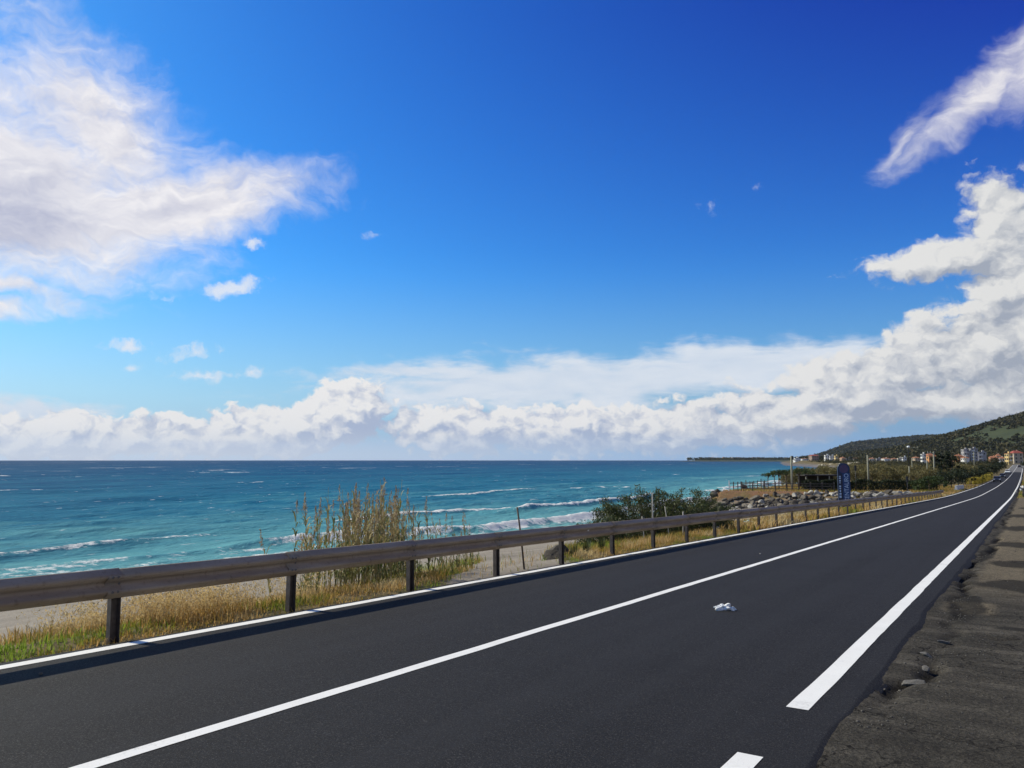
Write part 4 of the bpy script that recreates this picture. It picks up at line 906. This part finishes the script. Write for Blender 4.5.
# ------------------------------------------------------------------ fence and hut on the lot
M['fence'] = pbr('fence_wood', (0.10, 0.085, 0.07), 0.85, 0.3, 3)
M['white'] = pbr('white_paint', (0.72, 0.71, 0.68), 0.6, 0.12, 2, dirt=(0.35, 0.33, 0.30))
fx0 = -36.6; root = empty('fence', (fx0, 116, gz(fx0, 116)), 0, label='post and rail fence on the seaward edge of the lot above the surf', cat='fence')
for i in range(11):
    y_ = 116 + i * 2.1; z_ = gz(fx0, y_) - root.location.z; b = MB(); b.box((0, y_ - 116, z_ + 0.55), (0.11, 0.11, 1.5 if i % 4 else 1.9)); b.build('post', M['white'] if i == 0 else M['fence'], root)
for hh in (0.55, 1.1):
    b = MB(); b.tube([(0, i * 2.1, gz(fx0, 116 + i * 2.1) - root.location.z + hh) for i in range(11)], 0.045, 6); b.build('rail', M['fence'], root)
root2 = empty('fence', (-36, 116, gz(-35, 116)), 0, label='low dark slatted fence crossing the lot below the umbrella trees', cat='fence')
for i in range(9):
    b = MB(); b.box((1.0 + i * 1.5, 0.5 + i * 0.5, 0.6), (0.12, 0.12, 1.5)); b.build('post', M['fence'], root2)
for hh in (0.35, 0.75, 1.1): b = MB(); b.tube([(1.0, 0.45, hh), (13, 4.45, hh)], 0.05, 6); b.build('rail', M['fence'], root2)
M['dark_wood'] = pbr('dark_stained_wood', (0.030, 0.026, 0.022), 0.8, 0.3, 3)
x, y = at(817, 137); root = empty('beach_hut', (x, y, gz(x, y)), R(YAW), label='dark open beach hut with pale posts between the umbrella trees and the sign', cat='hut')
b = MB(); b.box((0, 0, 2.15), (6.4, 4.2, 0.18), bevel=0.03); b.build('roof', M['dark_wood'], root)
b = MB(); b.box((0, 1.6, 1.0), (6.0, 0.15, 2.1)); b.build('wall', M['dark_wood'], root)
for i in (-2.9, -0.95, 1.0, 2.9): b = MB(); b.box((i, -1.9, 1.03), (0.16, 0.16, 2.06)); b.build('post', M['pole'], root)
b = MB(); b.box((0, -1.7, 0.45), (5.8, 0.5, 0.9), bevel=0.02); b.build('counter', M['dark_wood'], root)

# ------------------------------------------------------------------ trees
def crown_pts(q, n, rx, rz, cz, clumps=16, flat_top=False):
    C = []; cl = []
    for i in range(clumps):
        a = q.random() * 6.28; r = rx * math.sqrt(q.random()) * 0.85; zz = cz + (q.random() - 0.45) * 2 * rz * math.sqrt(max(0.05, 1 - (r / rx) ** 2)) * 0.8
        if flat_top: zz = cz + rz * (0.5 - 0.9 * (r / rx) ** 2) + q.normal() * rz * 0.15
        cl.append((math.cos(a) * r, math.sin(a) * r, zz, rx * (0.20 + 0.18 * q.random())))
    for (a, b_, c, r) in cl:
        g = n // clumps; d = q.normal(size=(g, 3)); d /= np.linalg.norm(d, axis=1, keepdims=True); C.append(np.array([a, b_, c]) + d * r * (0.45 + 0.6 * q.random((g, 1))) * [1, 1, 0.75])
    return np.concatenate(C), cl
def tree_meshes(seed, h, rx, rz, trunk, n=900, leaf=0.30, flat_top=False, clumps=16, lean=0.0):
    q = np.random.default_rng(seed); cz = h - rz; C, cl = crown_pts(q, n, rx, rz, cz, clumps, flat_top); C[:, 2] = np.maximum(C[:, 2], 0.15)
    lm = leaf_mesh('crown', C, leaf, 1.8, 0.1, q, np.clip(np.repeat(q.random(clumps), n // clumps) * 0.5 + q.random(len(C)) * 0.5, 0, 1))
    b = MB(); top = (lean * h * 0.5, 0, max(0.3, cz - rz * 0.2)); b.tube([(0, 0, -0.3), (lean * h * 0.2, 0, top[2] * 0.5), top], [trunk, trunk * 0.8, trunk * 0.55], 8)
    for (a, b_, c, r) in cl[:7]: b.tube([(top[0], top[1], top[2] * 0.8), (a * 0.5, b_ * 0.5, (top[2] + c) / 2), (a, b_, c)], [trunk * 0.4, trunk * 0.28, trunk * 0.1], 6)
    return lm, b.mesh('trunk')
M['olive'] = leaf_mat('olive_scrub_leaves', [(0, (0.085, 0.080, 0.030)), (0.5, (0.17, 0.145, 0.055)), (1, (0.25, 0.20, 0.085))], 0.7, 0.2, 0.6, 0.25)
M['dark_leaf'] = leaf_mat('dark_leaves', [(0, (0.014, 0.022, 0.011)), (0.6, (0.032, 0.043, 0.018)), (1, (0.065, 0.074, 0.028))], 0.6, 0.2, 0.5, 0.3)
M['green_leaf'] = leaf_mat('green_leaves', [(0, (0.024, 0.040, 0.012)), (0.6, (0.05, 0.075, 0.02)), (1, (0.09, 0.115, 0.03))], 0.6, 0.22, 0.5, 0.3)
M['yellow_leaf'] = leaf_mat('yellow_blossom', [(0, (0.12, 0.12, 0.02)), (0.3, (0.36, 0.29, 0.035)), (1, (0.50, 0.38, 0.06))], 0.7, 0.25, 0.4, 0.3)
def tree_at(x, y, ms, s, rz, name, label, cat='tree', group=None, sz=None):
    r = empty(name, (x, y, gz(x, y) - 0.05), rz, label=label, cat=cat, group=group); r.scale = (s, s, sz or s)
    link('crown', ms[0], None, r); link('trunk', ms[1], None, r); return r
def kind(ms, leafm):
    for l, t in ms: l.materials.append(M[leafm]); t.materials.append(M['bark'])
    return ms
UMB = kind([tree_meshes(80 + i, 3.0, 1.25, 0.55, 0.09, 800, 0.15, True, 13, 0.05) for i in range(3)], 'green_leaf')
for i, (c, d, s, lab) in enumerate([(766, 126, 0.92, 'leftmost umbrella shaped tree on the lot, standing against the sea'), (777, 124, 1.06, 'umbrella shaped tree on the lot just left of the greenish pole'), (773, 134, 1.0, 'umbrella shaped tree behind two others left of the greenish pole'),
                                   (784, 132, 1.1, 'umbrella shaped tree right behind the greenish pole'), (797, 128, 1.12, 'broad umbrella shaped tree right of the greenish pole'), (806, 136, 1.05, 'umbrella shaped tree at the left end of the dark hut'), (800, 146, 1.15, 'umbrella shaped tree behind the left end of the dark hut')]):
    x, y = at(c, d); tree_at(x, y, UMB[i % 3], s, i * 1.9, 'umbrella_tree', lab)
SCR = kind([tree_meshes(90 + i, 3.6, 2.3, 1.6, 0.11, 1500, 0.26, False, 20) for i in range(4)], 'olive')
q = random.Random(4); nt = 0
for d in (158, 172, 186, 202, 222, 244, 268, 296):
    c = 790
    while c < 985 - max(0, (d - 230) * 0.1):
        if not (855 < c < 870 and d < 160) and not (c > 938 and d < 200):
            x, y = at(c + q.uniform(-3, 3), d + q.uniform(-5, 5))
            if x < -11 and x > -62:
                lab = 'low olive brown tree in the grove behind the hedge and hut' if c < 880 else 'low olive brown tree in the grove around the pale poles'
                tree_at(x, y, SCR[nt % 4], q.uniform(0.82, 1.18) * (0.9 + (d - 158) / 600), q.uniform(0, 6.28), 'olive_tree', lab, group='grove of low trees behind the hedge'); nt += 1
        c += q.uniform(9, 15) * 170 / d
DRK = kind([tree_meshes(110 + i, 7.2, 1.9, 3.1, 0.20, 3000, 0.30, False, 26) for i in range(3)], 'dark_leaf')
for i, (c, d, s, lab) in enumerate([(940, 196, 1.18, 'tall dark tree right of the pole with the cross arm'), (949, 200, 1.08, 'tall dark tree standing second right of the pole with the cross arm')]):
    x, y = at(c, d); x = min(x, -11.5); tree_at(x, y, DRK[i], s, i, 'dark_tree', lab)
BSH = kind([tree_meshes(120 + i, 2.5, 1.7, 1.15, 0.08, 1500, 0.20, False, 18) for i in range(3)], 'green_leaf')
DBS = kind([tree_meshes(130 + i, 3.2, 2.1, 1.45, 0.1, 1600, 0.24, False, 18) for i in range(3)], 'dark_leaf')
for i, (c, d, s, ms, lab) in enumerate([(915, 120, 0.9, BSH, 'leafy green shrub rising over the right half of the hedge'), (926, 124, 1.0, BSH, 'bright green shrub below the pole with the cross arm'), (936, 130, 0.95, BSH, 'green shrub at the right end of the hedge'),
        (941, 138, 1.0, DBS, 'dark shrub left of the pale barrier by the far rail end'), (948, 146, 1.1, DBS, 'dark shrub behind the pale barrier by the far rail end'), (955, 158, 1.1, DBS, 'large dark shrub left of the yellow hedge'), (962, 172, 1.15, DBS, 'dark shrub standing behind the yellow hedge'),
        (970, 190, 1.15, DBS, 'dark shrub above the left half of the yellow hedge'), (976, 210, 1.2, DBS, 'dark shrub above the middle of the yellow hedge'), (983, 240, 1.3, DBS, 'dark shrub above the right end of the yellow hedge'), (989, 275, 1.5, DBS, 'dark shrub left of the approaching dark car'), (994, 310, 1.7, DBS, 'dark roadside shrub near the white car'), (999, 360, 2.0, DBS, 'dark roadside shrub behind the white car')]):
    x, y = at(c, d); x = min(x, -11.0); tree_at(x, y, ms[i % 3], s, i * 2.1, 'shrub', lab, 'shrub')
# right-hand side of the far road
for i, (x, y, s, lab) in enumerate([(2.5, 230, 1.3, 'dark shrub on the right verge before the crest'), (2.2, 330, 1.6, 'dark shrub on the right verge close to the crest'), (1.8, 440, 1.8, 'dark shrub on the right verge at the crest'), (5.5, 170, 1.2, 'dark shrub right of the road beyond the white sack')]):
    tree_at(x, y, DBS[i % 3], s, i, 'shrub', lab, 'shrub')
def hedge(px0, px1, d0, d1, h, th, m_, label, n, leaf, seed, name='hedge', xmax=-10.6):
    q = np.random.default_rng(seed); a = np.array(at(px0, d0)); b_ = np.array(at(px1, d1)); a[0] = min(a[0], xmax); b_[0] = min(b_[0], xmax)
    root = empty(name, (a[0], a[1], gz(*a)), 0, label=label, cat='hedge')
    u = q.random(n); ax = b_ - a; L = np.linalg.norm(ax); ax = ax / L; nx = np.array([-ax[1], ax[0]]); top = h * (0.88 + 0.14 * vnoise(u * L / 1.3, seed * 1.7) + 0.07 * vnoise(u * L / 0.4, seed * 3.1))
    # leaves mostly on the faces of the clipped mass
    f = q.random(n); ww = np.where(f < 0.45, -th / 2 + np.abs(q.normal(size=n)) * 0.08, np.where(f < 0.7, th / 2 - np.abs(q.normal(size=n)) * 0.08, (q.random(n) - 0.5) * th)); zz = np.where(f < 0.7, q.random(n) * top, top - np.abs(q.normal(size=n)) * 0.12)
    P = a[None] + ax[None] * (u * L)[:, None] + nx[None] * ww[:, None]; Z_ = ground_z(P[:, 0], P[:, 1]) + zz
    C = np.stack([P[:, 0] - a[0], P[:, 1] - a[1], Z_ - root.location.z], -1)
    link('foliage', leaf_mesh('foliage', C, leaf, 1.6, 0.1, q), m_, root)
    mb = MB(); 
    for i in range(int(L / 0.9)):
        p = a + ax * (0.4 + i * 0.9); mb.tube([(p[0] - a[0], p[1] - a[1], gz(*p) - root.location.z - 0.1), (p[0] - a[0], p[1] - a[1] + .1, gz(*p) - root.location.z + h * 0.7)], [0.05, 0.02], 5)
    mb.build('stem', M['bark'], root); return root
hedge(801, 862, 119, 121, 1.75, 1.1, M['dark_leaf'], 'long dark clipped hedge behind the totem sign', 9000, 0.20, 7)
hedge(864, 932, 121, 127, 1.70, 1.1, M['dark_leaf'], 'dark clipped hedge running right from the pale concrete pole', 9000, 0.20, 8)
hedge(966, 978, 176, 190, 1.45, 1.5, M['yellow_leaf'], 'yellow flowering hedge by the road, nearer and lower length', 4200, 0.20, 9, xmax=-9.4)
hedge(979, 992, 196, 250, 1.75, 1.5, M['yellow_leaf'], 'yellow flowering hedge by the road, farther and taller length', 5200, 0.24, 10, xmax=-9.6)

M['barrier'] = pbr('barrier_concrete', (0.55, 0.55, 0.54), 0.8, 0.15, 1.5, 0.2, 20)
x, y = at(955, 128); x = min(x, -9.6); root = empty('concrete_barrier', (x, y, gz(x, y)), 0, label='pale low concrete barrier just past the far end of the guardrail', cat='barrier')
b = MB(); b.prism([(-0.30, 0), (0.30, 0), (0.30, 0.08), (0.16, 0.30), (0.10, 0.75), (-0.10, 0.75), (-0.16, 0.30), (-0.30, 0.08)], (0, 0, 0), (0.5, 9, float(zr(y + 9) - zr(y)))); b.build('body', M['barrier'], root)
# right-hand rail, from the end of the shoulder on over the dip
def right_rail():
    x0, y0 = -1.12, 112.0; root = empty('guardrail', (x0, y0, float(zr(y0))), label='pale galvanised guardrail starting at the end of the shoulder on the right side', cat='guardrail')
    M['rail_pale'] = pbr('galvanised_rail', (0.45, 0.44, 0.42), 0.5, 0.15, 1.5, metal=0.4)
    prof = [(-u, v) for u, v in W] + [(-u + 0.008, v) for u, v in W[::-1]]
    for i in range(40):
        ya = i * 4.0; za = float(zr(y0 + ya)) - root.location.z + 0.60; zb = float(zr(y0 + ya + 4)) - root.location.z + 0.60
        b = MB(); r0 = [b.bm.verts.new((u, ya, za + v)) for u, v in prof]; r1 = [b.bm.verts.new((u, ya + 4.0, zb + v)) for u, v in prof]; n = len(prof)
        for j in range(n): b.bm.faces.new((r0[j], r0[(j + 1) % n], r1[(j + 1) % n], r1[j]))
        b.bm.faces.new(r0); b.bm.faces.new(r1[::-1]); b.build('beam', M['rail_pale'], root)
        b = MB(); b.box((0.06, ya + 0.1, za - 0.6 + 0.28), (0.10, 0.10, 0.96)); b.build('post', M['post'], root)
    b = MB(); b.tube([(-0.02, -0.06, 0.44), (-0.02, -0.06, 0.80)], 0.13, 12); b.build('end_cap', M['rail_pale'], root)
right_rail()
M['sack'] = pbr('white_sack', (0.62, 0.60, 0.56), 0.8, 0.15, 3)
o = crumple('white_sack', (0.42, 0.40, 0.45), 21, M['sack'], 0.8, 0.25); o.location = (-0.6, 150, float(zr(150)) - 0.08); tag(o, 'rounded white sack on the right verge behind the start of the pale guardrail', 'sack')
b = MB(); b.box((0, 0, 0.45), (0.5, 1.5, 1.1), bevel=0.05); b.box((0, 0, 1.03), (0.6, 1.6, 0.1), bevel=0.02); tag(b.build('concrete_block', M['rock'], None, (-0.30, 117.5, float(zr(117.5)) - 0.1)), 'grey concrete block on the right verge beside the start of the pale guardrail', 'block')
# ------------------------------------------------------------------ woods (far-off masses)
M['wood'] = leaf_mat('woodland_leaves', [(0, (0.024, 0.027, 0.012)), (0.5, (0.052, 0.052, 0.021)), (0.85, (0.10, 0.085, 0.036)), (1, (0.14, 0.11, 0.05))], 0.75, 0.2, 0.7, 0.012)
def woods(name, X, Y, size, leaves, leaf, label, seed, squash=0.8):
    q = np.random.default_rng(seed); n = len(X); d = q.normal(size=(n, leaves, 3)); d /= np.linalg.norm(d, axis=2, keepdims=True); r = (0.35 + 0.65 * q.random((n, leaves, 1)) ** 0.6)
    s = (size * (0.6 + 0.8 * q.random(n)))[:, None, None]; C = d * r * s * [1, 1, squash]; C[..., 2] = np.abs(C[..., 2] + s[..., 0] * 0.45)
    C += np.stack([X, Y, ground_z(X, Y) - 0.2], -1)[:, None]
    t = np.clip(np.repeat(q.random(n) ** 1.3, leaves) * 0.75 + q.random(n * leaves) * 0.3, 0, 1)
    me = leaf_mesh(name, C.reshape(-1, 3), np.repeat((size * leaf) * (0.7 + 0.6 * q.random(n)), leaves), 1.4, 0.0, q, t)
    return tag(link(name, me, M['wood']), label, 'trees', None, 'stuff')
q = np.random.default_rng(50)
n = 26000; X = q.uniform(-480, 420, n); Y = 1180 + 1300 * q.random(n); hh = hills(X, Y)
fd = field_mask(X, Y)
kp = (hh > 3) & (q.random(n) > fd * 0.97) & (q.random(n) < 0.40 + 0.6 * sstep(fbm(X / 70, Y / 70, 3), -0.25, 0.15)); woods('woodland', X[kp], Y[kp], 4.2, 24, 0.8, 'dark wooded slope of the hill above the town', 51)
n = 14000; X = q.uniform(-1100, 300, n); Y = 3950 + 1100 * q.random(n); kp = hills(X, Y) > 4; woods('woodland', X[kp], Y[kp], 9.0, 16, 0.9, 'bluish wooded ridge far along the coast', 52)
n = 3400; Y = 330 + 760 * q.random(n) ** 1.2; cx = coast(Y) + 14; X = cx + (-12 - cx) * q.random(n); woods('scrubland', X, Y, 1.7, 70, 0.28, 'dark olive scrub between the low grove and the town', 53)
n = 2600; Y = 1010 + 330 * q.random(n); X = coast(Y) + 60 + 420 * q.random(n); kp = (X < -14) | (X > 4); woods('woodland', X[kp], Y[kp], 4.2, 46, 0.34, 'dark trees among and behind the houses of the town', 54)
n = 1500; Y = 150 + 700 * q.random(n); X = 8 + 120 * q.random(n) ** 1.4; woods('scrubland', X, Y, 2.4, 50, 0.28, 'dark scrub rising on the inland side of the road', 55)
n = 900; X = q.uniform(-1425, -600, n); Y = 3850 + 250 * q.random(n); woods('woodland', X, Y, 8.0, 16, 0.8, 'dark tree line of the low headland on the horizon', 56)

# ------------------------------------------------------------------ houses of the town
HM = {n_: pbr('plaster_' + n_, c_, 0.9, 0.10, 0.25, dirt=[x * 0.6 for x in c_], dirt_amt=0.4) for n_, c_ in dict(white=(0.72, 0.70, 0.66), cream=(0.66, 0.58, 0.44), yellow=(0.68, 0.50, 0.22), orange=(0.60, 0.30, 0.13), peach=(0.62, 0.42, 0.28), grey=(0.36, 0.34, 0.34), brown=(0.30, 0.22, 0.17), tan=(0.46, 0.38, 0.28)).items()}
RM = {n_: pbr('roof_' + n_, c_, 0.9, 0.2, 0.8) for n_, c_ in dict(red=(0.30, 0.075, 0.055), terracotta=(0.36, 0.15, 0.08), grey=(0.26, 0.25, 0.24)).items()}
M['win'] = pbr('window_dark_glass', (0.035, 0.04, 0.045), 0.15, 0.2, 1, spec=0.6)
M['shut'] = pbr('window_shutter', (0.16, 0.12, 0.08), 0.7, 0.2, 1)
def house(px0, d, wpx, ytop, wall, roof, label, flat=False, name='house', rot=None, depth=None, cat='house', ybase=None):
    x, y = at(px0, d); z = gz(x, y); w = wpx / 800 * d * 0.92; h = max(3.2, zofs(d, ytop) - z); q = random.Random(int(px0 * 10)); dp = depth or min(w * 0.9, 13)
    rz = R(YAW) + (q.uniform(-0.35, 0.35) if rot is None else rot); root = empty(name, (x, y, z), rz, label=label, cat=cat)
    wh = h if flat else h * 0.80
    b = MB(); b.box((0, 0, wh / 2 - 0.5), (w, dp, wh + 1.0)); b.build('wall', HM[wall], root)
    if flat:
        b = MB(); b.box((0, 0, wh + 0.08), (w + 0.5, dp + 0.5, 0.22)); rf = b.build('roof', RM[roof], root)
        c = MB(); c.box((w * 0.22, dp * 0.1, wh + 0.9), (min(2.6, w * .3), min(2.4, dp * .3), 1.5)); c.build('stair_head', HM[wall], rf)
    else:
        e = 0.45; b = MB(); v = [(-w / 2 - e, -dp / 2 - e, wh + .02), (w / 2 + e, -dp / 2 - e, wh + .02), (w / 2 + e, dp / 2 + e, wh + .02), (-w / 2 - e, dp / 2 + e, wh + .02)]; k_ = min(w, dp) * 0.28; t0, t1 = (-w / 2 + k_, 0, h), (w / 2 - k_, 0, h)
        for p in ([v[0], v[1], t1, t0], [v[1], v[2], t1], [v[2], v[3], t0, t1], [v[3], v[0], t0], v[::-1]): b.poly(p)
        rf = b.build('roof', RM[roof], root); c = MB(); c.box((w * 0.18, dp * 0.12, h - 0.1), (0.7, 0.6, 1.5)); c.build('chimney', HM[wall], rf)
    st = max(1, int(round(wh / 3.1))); nw = max(2, int(round(w / 3.4)))
    for s_ in range(st):
        for i in range(nw):
            if q.random() < 0.10: continue
            b = MB(); b.box(((i + 0.5) / nw * w - w / 2, -dp / 2 - 0.02, (s_ + 0.52) * wh / st), (1.15, 0.10, min(1.6, wh / st * 0.5))); wo = b.build('window', M['win'] if q.random() < 0.7 else M['shut'], root)
        for j in range(2):
            b = MB(); b.box((-w / 2 - 0.02, (j + 0.5) / 2 * dp - dp / 2, (s_ + 0.52) * wh / st), (0.10, 1.15, min(1.6, wh / st * 0.5))); b.build('window', M['win'], root)
        if flat and st > 1 and s_ > 0:
            b = MB(); b.box((-w * 0.2, -dp / 2 - 0.6, s_ * wh / st + 0.05), (w * 0.42, 1.2, 0.16)); b.box((-w * 0.2, -dp / 2 - 1.15, s_ * wh / st + 0.6), (w * 0.42, 0.08, 0.95)); b.build('balcony', HM['white'], root)
    return root
T_ = [
 (795.5, 1250, 6, 458.0, 'white', 'grey', 'small white house by the far shore, first right of the greenish pole top', True), (803, 1300, 6, 458.6, 'white', 'terracotta', 'low white house at the far shore left of the dark red roofed house', False),
 (812.5, 1150, 8, 454.6, 'brown', 'red', 'brown house with a dark red roof left of the white blocks by the shore', False), (825.5, 1050, 4.5, 455.2, 'white', 'grey', 'tall white block left of a second white block above the totem sign', True),
 (830.5, 1040, 4.5, 455.8, 'white', 'grey', 'white block between a taller white block and the yellow block', True), (835, 1030, 3.6, 455.8, 'yellow', 'grey', 'narrow yellow block just left of the top of the totem sign', True),
 (841, 1000, 4.5, 457.2, 'peach', 'terracotta', 'peach house peeping over the top of the totem sign', False), (847, 1000, 5, 458.2, 'grey', 'grey', 'low grey house right of the totem sign top', True), (854, 980, 5.5, 457.8, 'white', 'terracotta', 'white house with terracotta roof behind the tall dark marker post', False),
 (870, 900, 5, 457.8, 'cream', 'terracotta', 'cream cottage right of the plain pale pole', False), (877, 930, 5, 458.6, 'grey', 'grey', 'low grey cottage second right of the plain pale pole', True), (884, 900, 7, 457.8, 'white', 'terracotta', 'white low house with terracotta roof midway between plain pole and street lamp', False),
 (892, 920, 6, 458.2, 'tan', 'terracotta', 'tan cottage left of the bright white house near the street lamp', False), (898, 880, 4.5, 458.2, 'cream', 'grey', 'small cream flat roofed house near the street lamp', True), (902.5, 860, 4, 457.2, 'white', 'grey', 'bright white little house immediately left of the street lamp', True), (914, 860, 6, 456.8, 'tan', 'terracotta', 'tan house right of the street lamp', False),
 (921.5, 640, 4.2, 454.2, 'white', 'grey', 'white side wing left of the orange block by the cross arm pole', True), (928, 660, 9.5, 453.6, 'orange', 'terracotta', 'orange block behind the pole with the cross arm', False),
 (948, 760, 6.5, 455.0, 'brown', 'terracotta', 'brown house right of the big dark trees', False), (956.5, 740, 8, 454.6, 'orange', 'terracotta', 'orange house left of the grey tower block', False), (963.5, 800, 6, 449.4, 'grey', 'grey', 'tall grey tower block, left of the other grey block', True), (963, 700, 6, 456.6, 'white', 'terracotta', 'white house standing before the tall grey tower block', False),
 (971.5, 800, 7, 448.6, 'grey', 'grey', 'broad grey apartment block behind the taller of the paired poles', True), (979.5, 820, 8, 452.0, 'grey', 'grey', 'lower dark grey block right of the broad grey apartment block', True),
 (991, 640, 7, 456.0, 'orange', 'terracotta', 'orange house near the crest of the road, left of the white one', False), (996, 690, 4, 454.0, 'peach', 'terracotta', 'peach house peeping out behind the orange and white ones near the crest', False), (999.5, 630, 4.6, 456.8, 'white', 'terracotta', 'white house between the orange and yellow ones near the crest', False),
 (1006.5, 620, 5.5, 453.6, 'yellow', 'red', 'yellow house left of the dark red roofed one near the crest', True), (1014, 720, 10, 450.6, 'tan', 'red', 'large house with a broad dark red roof above the crest of the road', False),
]
for t in T_: house(*t)
# pale sea wall below the left part of the town
M['wall'] = pbr('pale_sea_wall', (0.46, 0.42, 0.35), 0.9, 0.15, 0.3)
xa, ya = at(816, 860); xb, yb = at(858, 700); b = MB(); za = gz(xa, ya); b.prism([(-0.4, -1), (0.4, -1), (0.3, 2.1), (-0.3, 2.1)], (0, 0, 0), (xb - xa, yb - ya, gz(xb, yb) - za))
tag(b.build('sea_wall', M['wall'], None, (xa, ya, za)), 'long pale wall below the white blocks of the shore town', 'wall')
q = random.Random(9)
for i in range(16):
    c = 712 + i * 5.2 + q.uniform(-1, 1); d = 4060 - (c - 683) * 1.5; x, y = at(c, d)
    r = empty('headland_house', (x, y, gz(x, y)), q.uniform(0, 3), label='tiny pale house in the row on the low headland at the horizon', cat='house', group='houses on the far headland')
    b = MB(); w_ = q.uniform(9, 18); h_ = q.uniform(7, 13); b.box((0, 0, h_ / 2), (w_, 10, h_)); b.build('wall', HM[q.choice(['white', 'cream', 'peach'])], r); b = MB(); b.box((0, 0, h_ + 0.5), (w_ + 1, 11, 1.0)); b.build('roof', RM['terracotta'], r)

# ------------------------------------------------------------------ cars
M['glass'] = pbr('car_glass', (0.012, 0.014, 0.016), 0.08, 0.1, 3, spec=0.7); M['tyre'] = pbr('tyre_rubber', (0.02, 0.02, 0.02), 0.9, 0.2, 20); M['rim'] = pbr('wheel_rim', (0.42, 0.42, 0.43), 0.35, 0.1, 9, metal=0.8)
M['headlight'] = pbr('headlight_glass', (0.75, 0.76, 0.78), 0.15, 0.05, 9); M['trim'] = pbr('black_trim', (0.02, 0.02, 0.02), 0.7, 0.1, 5)
def car(x, y, rz, paint, label, sc=1.0):
    root = empty('car', (x, y, float(zr(y)) + 0.004), rz, label=label, cat='car', group='cars on the coast road'); root.scale = (sc, sc, sc); root.rotation_euler = (math.atan2(float(zr(y + 3) - zr(y - 3)), 6) * (1 if abs(rz) < 1 else -1), 0, rz)
    Lp = [(-2.05, 0.28), (2.02, 0.28), (2.10, 0.42), (2.08, 0.66), (1.95, 0.80), (1.05, 0.93), (-1.65, 0.97), (-2.05, 0.93), (-2.12, 0.60), (-2.10, 0.40)]   # front is +Y
    b = MB(); sec = [(-0.86, 0.94), (-0.80, 1.0), (0.80, 1.0), (0.86, 0.94)]; rows = [[b.bm.verts.new((sx_, p[0] * k_, 0.28 + (p[1] - 0.28) * (k_ if p[1] > 0.5 else 1))) for p in Lp] for sx_, k_ in sec]; n_ = len(Lp)
    for r0, r1 in zip(rows, rows[1:]):
        for j in range(n_): b.bm.faces.new((r0[j], r0[(j + 1) % n_], r1[(j + 1) % n_], r1[j]))
    b.bm.faces.new(rows[0]); b.bm.faces.new(rows[-1][::-1])
    cb = [(1.10, 0.90), (0.42, 1.36), (0.10, 1.44), (-0.95, 1.45), (-1.35, 1.36), (-1.95, 0.93)]
    r0 = [b.bm.verts.new((-0.80 + (p[1] - 0.9) * 0.32, p[0], p[1])) for p in cb]; r1 = [b.bm.verts.new((0.80 - (p[1] - 0.9) * 0.32, p[0], p[1])) for p in cb]
    for j in range(len(cb)): b.bm.faces.new((r0[j], r0[(j + 1) % len(cb)], r1[(j + 1) % len(cb)], r1[j]))
    b.bm.faces.new(r0); b.bm.faces.new(r1[::-1]); b.build('body', paint, root)
    def quad(name, pts, m_): c = MB(); c.poly(pts); c.build(name, m_, root)
    def xs_(z): return 0.80 - (z - 0.9) * 0.32
    quad('windscreen', [(-0.74, 1.05, 0.955), (0.74, 1.05, 0.955), (0.61, 0.47, 1.345), (-0.61, 0.47, 1.345)], M['glass']); quad('rear_window', [(-0.70, -1.86, 1.005), (-0.60, -1.41, 1.33), (0.60, -1.41, 1.33), (0.70, -1.86, 1.005)], M['glass'])
    for s_ in (-1, 1):
        for (ya, yb, yc, yd) in ((0.86, 0.30, -0.30, -0.30), (-0.38, -0.38, -1.12, -1.50)):
            z0, z1 = 1.0, 1.34; quad('side_window', [(s_ * (xs_(z0) + 0.006), ya, z0), (s_ * (xs_(z1) + 0.006), yb, z1), (s_ * (xs_(z1) + 0.006), yc, z1), (s_ * (xs_(z0) + 0.006), yd, z0)], M['glass'])
        c = MB(); c.box((s_ * 0.62, 2.045, 0.66), (0.36, 0.10, 0.16), bevel=0.03); c.build('headlight', M['headlight'], root); c = MB(); c.box((s_ * 0.66, -2.07, 0.78), (0.28, 0.08, 0.18), bevel=0.02); c.build('tail_light', RM['red'], root)
        for wy in (1.30, -1.28):
            c = MB(); c.tube([(s_ * 0.66, wy, 0.315), (s_ * 0.88, wy, 0.315)], 0.315, 20); wh = c.build('wheel', M['tyre'], root); c = MB(); c.tube([(s_ * 0.86, wy, 0.315), (s_ * 0.89, wy, 0.315)], 0.20, 14); c.build('rim', M['rim'], wh)
        c = MB(); c.box((s_ * 0.95, 0.80, 1.0), (0.18, 0.10, 0.13), bevel=0.03); c.build('wing_mirror', M['trim'], root)
    c = MB(); c.box((0, 2.09, 0.42), (1.3, 0.06, 0.14)); c.build('grille', M['trim'], root)
    return root
CP = lambda n_, c_: pbr(n_, c_, 0.28, 0.05, 1, spec=0.6)
car(-6.35, 239, math.pi, CP('car_paint_navy', (0.020, 0.024, 0.040)), 'dark blue car coming towards the viewer, nearest on the road'); car(-6.5, 303, math.pi + 0.01, CP('car_paint_black', (0.012, 0.012, 0.013)), 'black car following behind the dark blue one')
car(-6.5, 388, math.pi, CP('car_paint_white', (0.75, 0.75, 0.74)), 'white car coming over the rise towards the viewer', 1.1); car(-3.3, 575, 0.0, CP('car_paint_graphite', (0.03, 0.03, 0.032)), 'dark car driving away at the crest in the right lane')

# ------------------------------------------------------------------ the sea air
b = MB(); b.box((0, 3000, 222), (36000, 26000, 476)); m, k = mat('haze'); 
k.new('OutputMaterial', {'Volume': k.new('VolumePrincipled', {'Color': (0.62, 0.76, 0.98, 1), 'Density': 2.0e-5, 'Anisotropy': 0.2}).outputs[0]})
hz = tag(b.build('haze', m), kind='stuff')
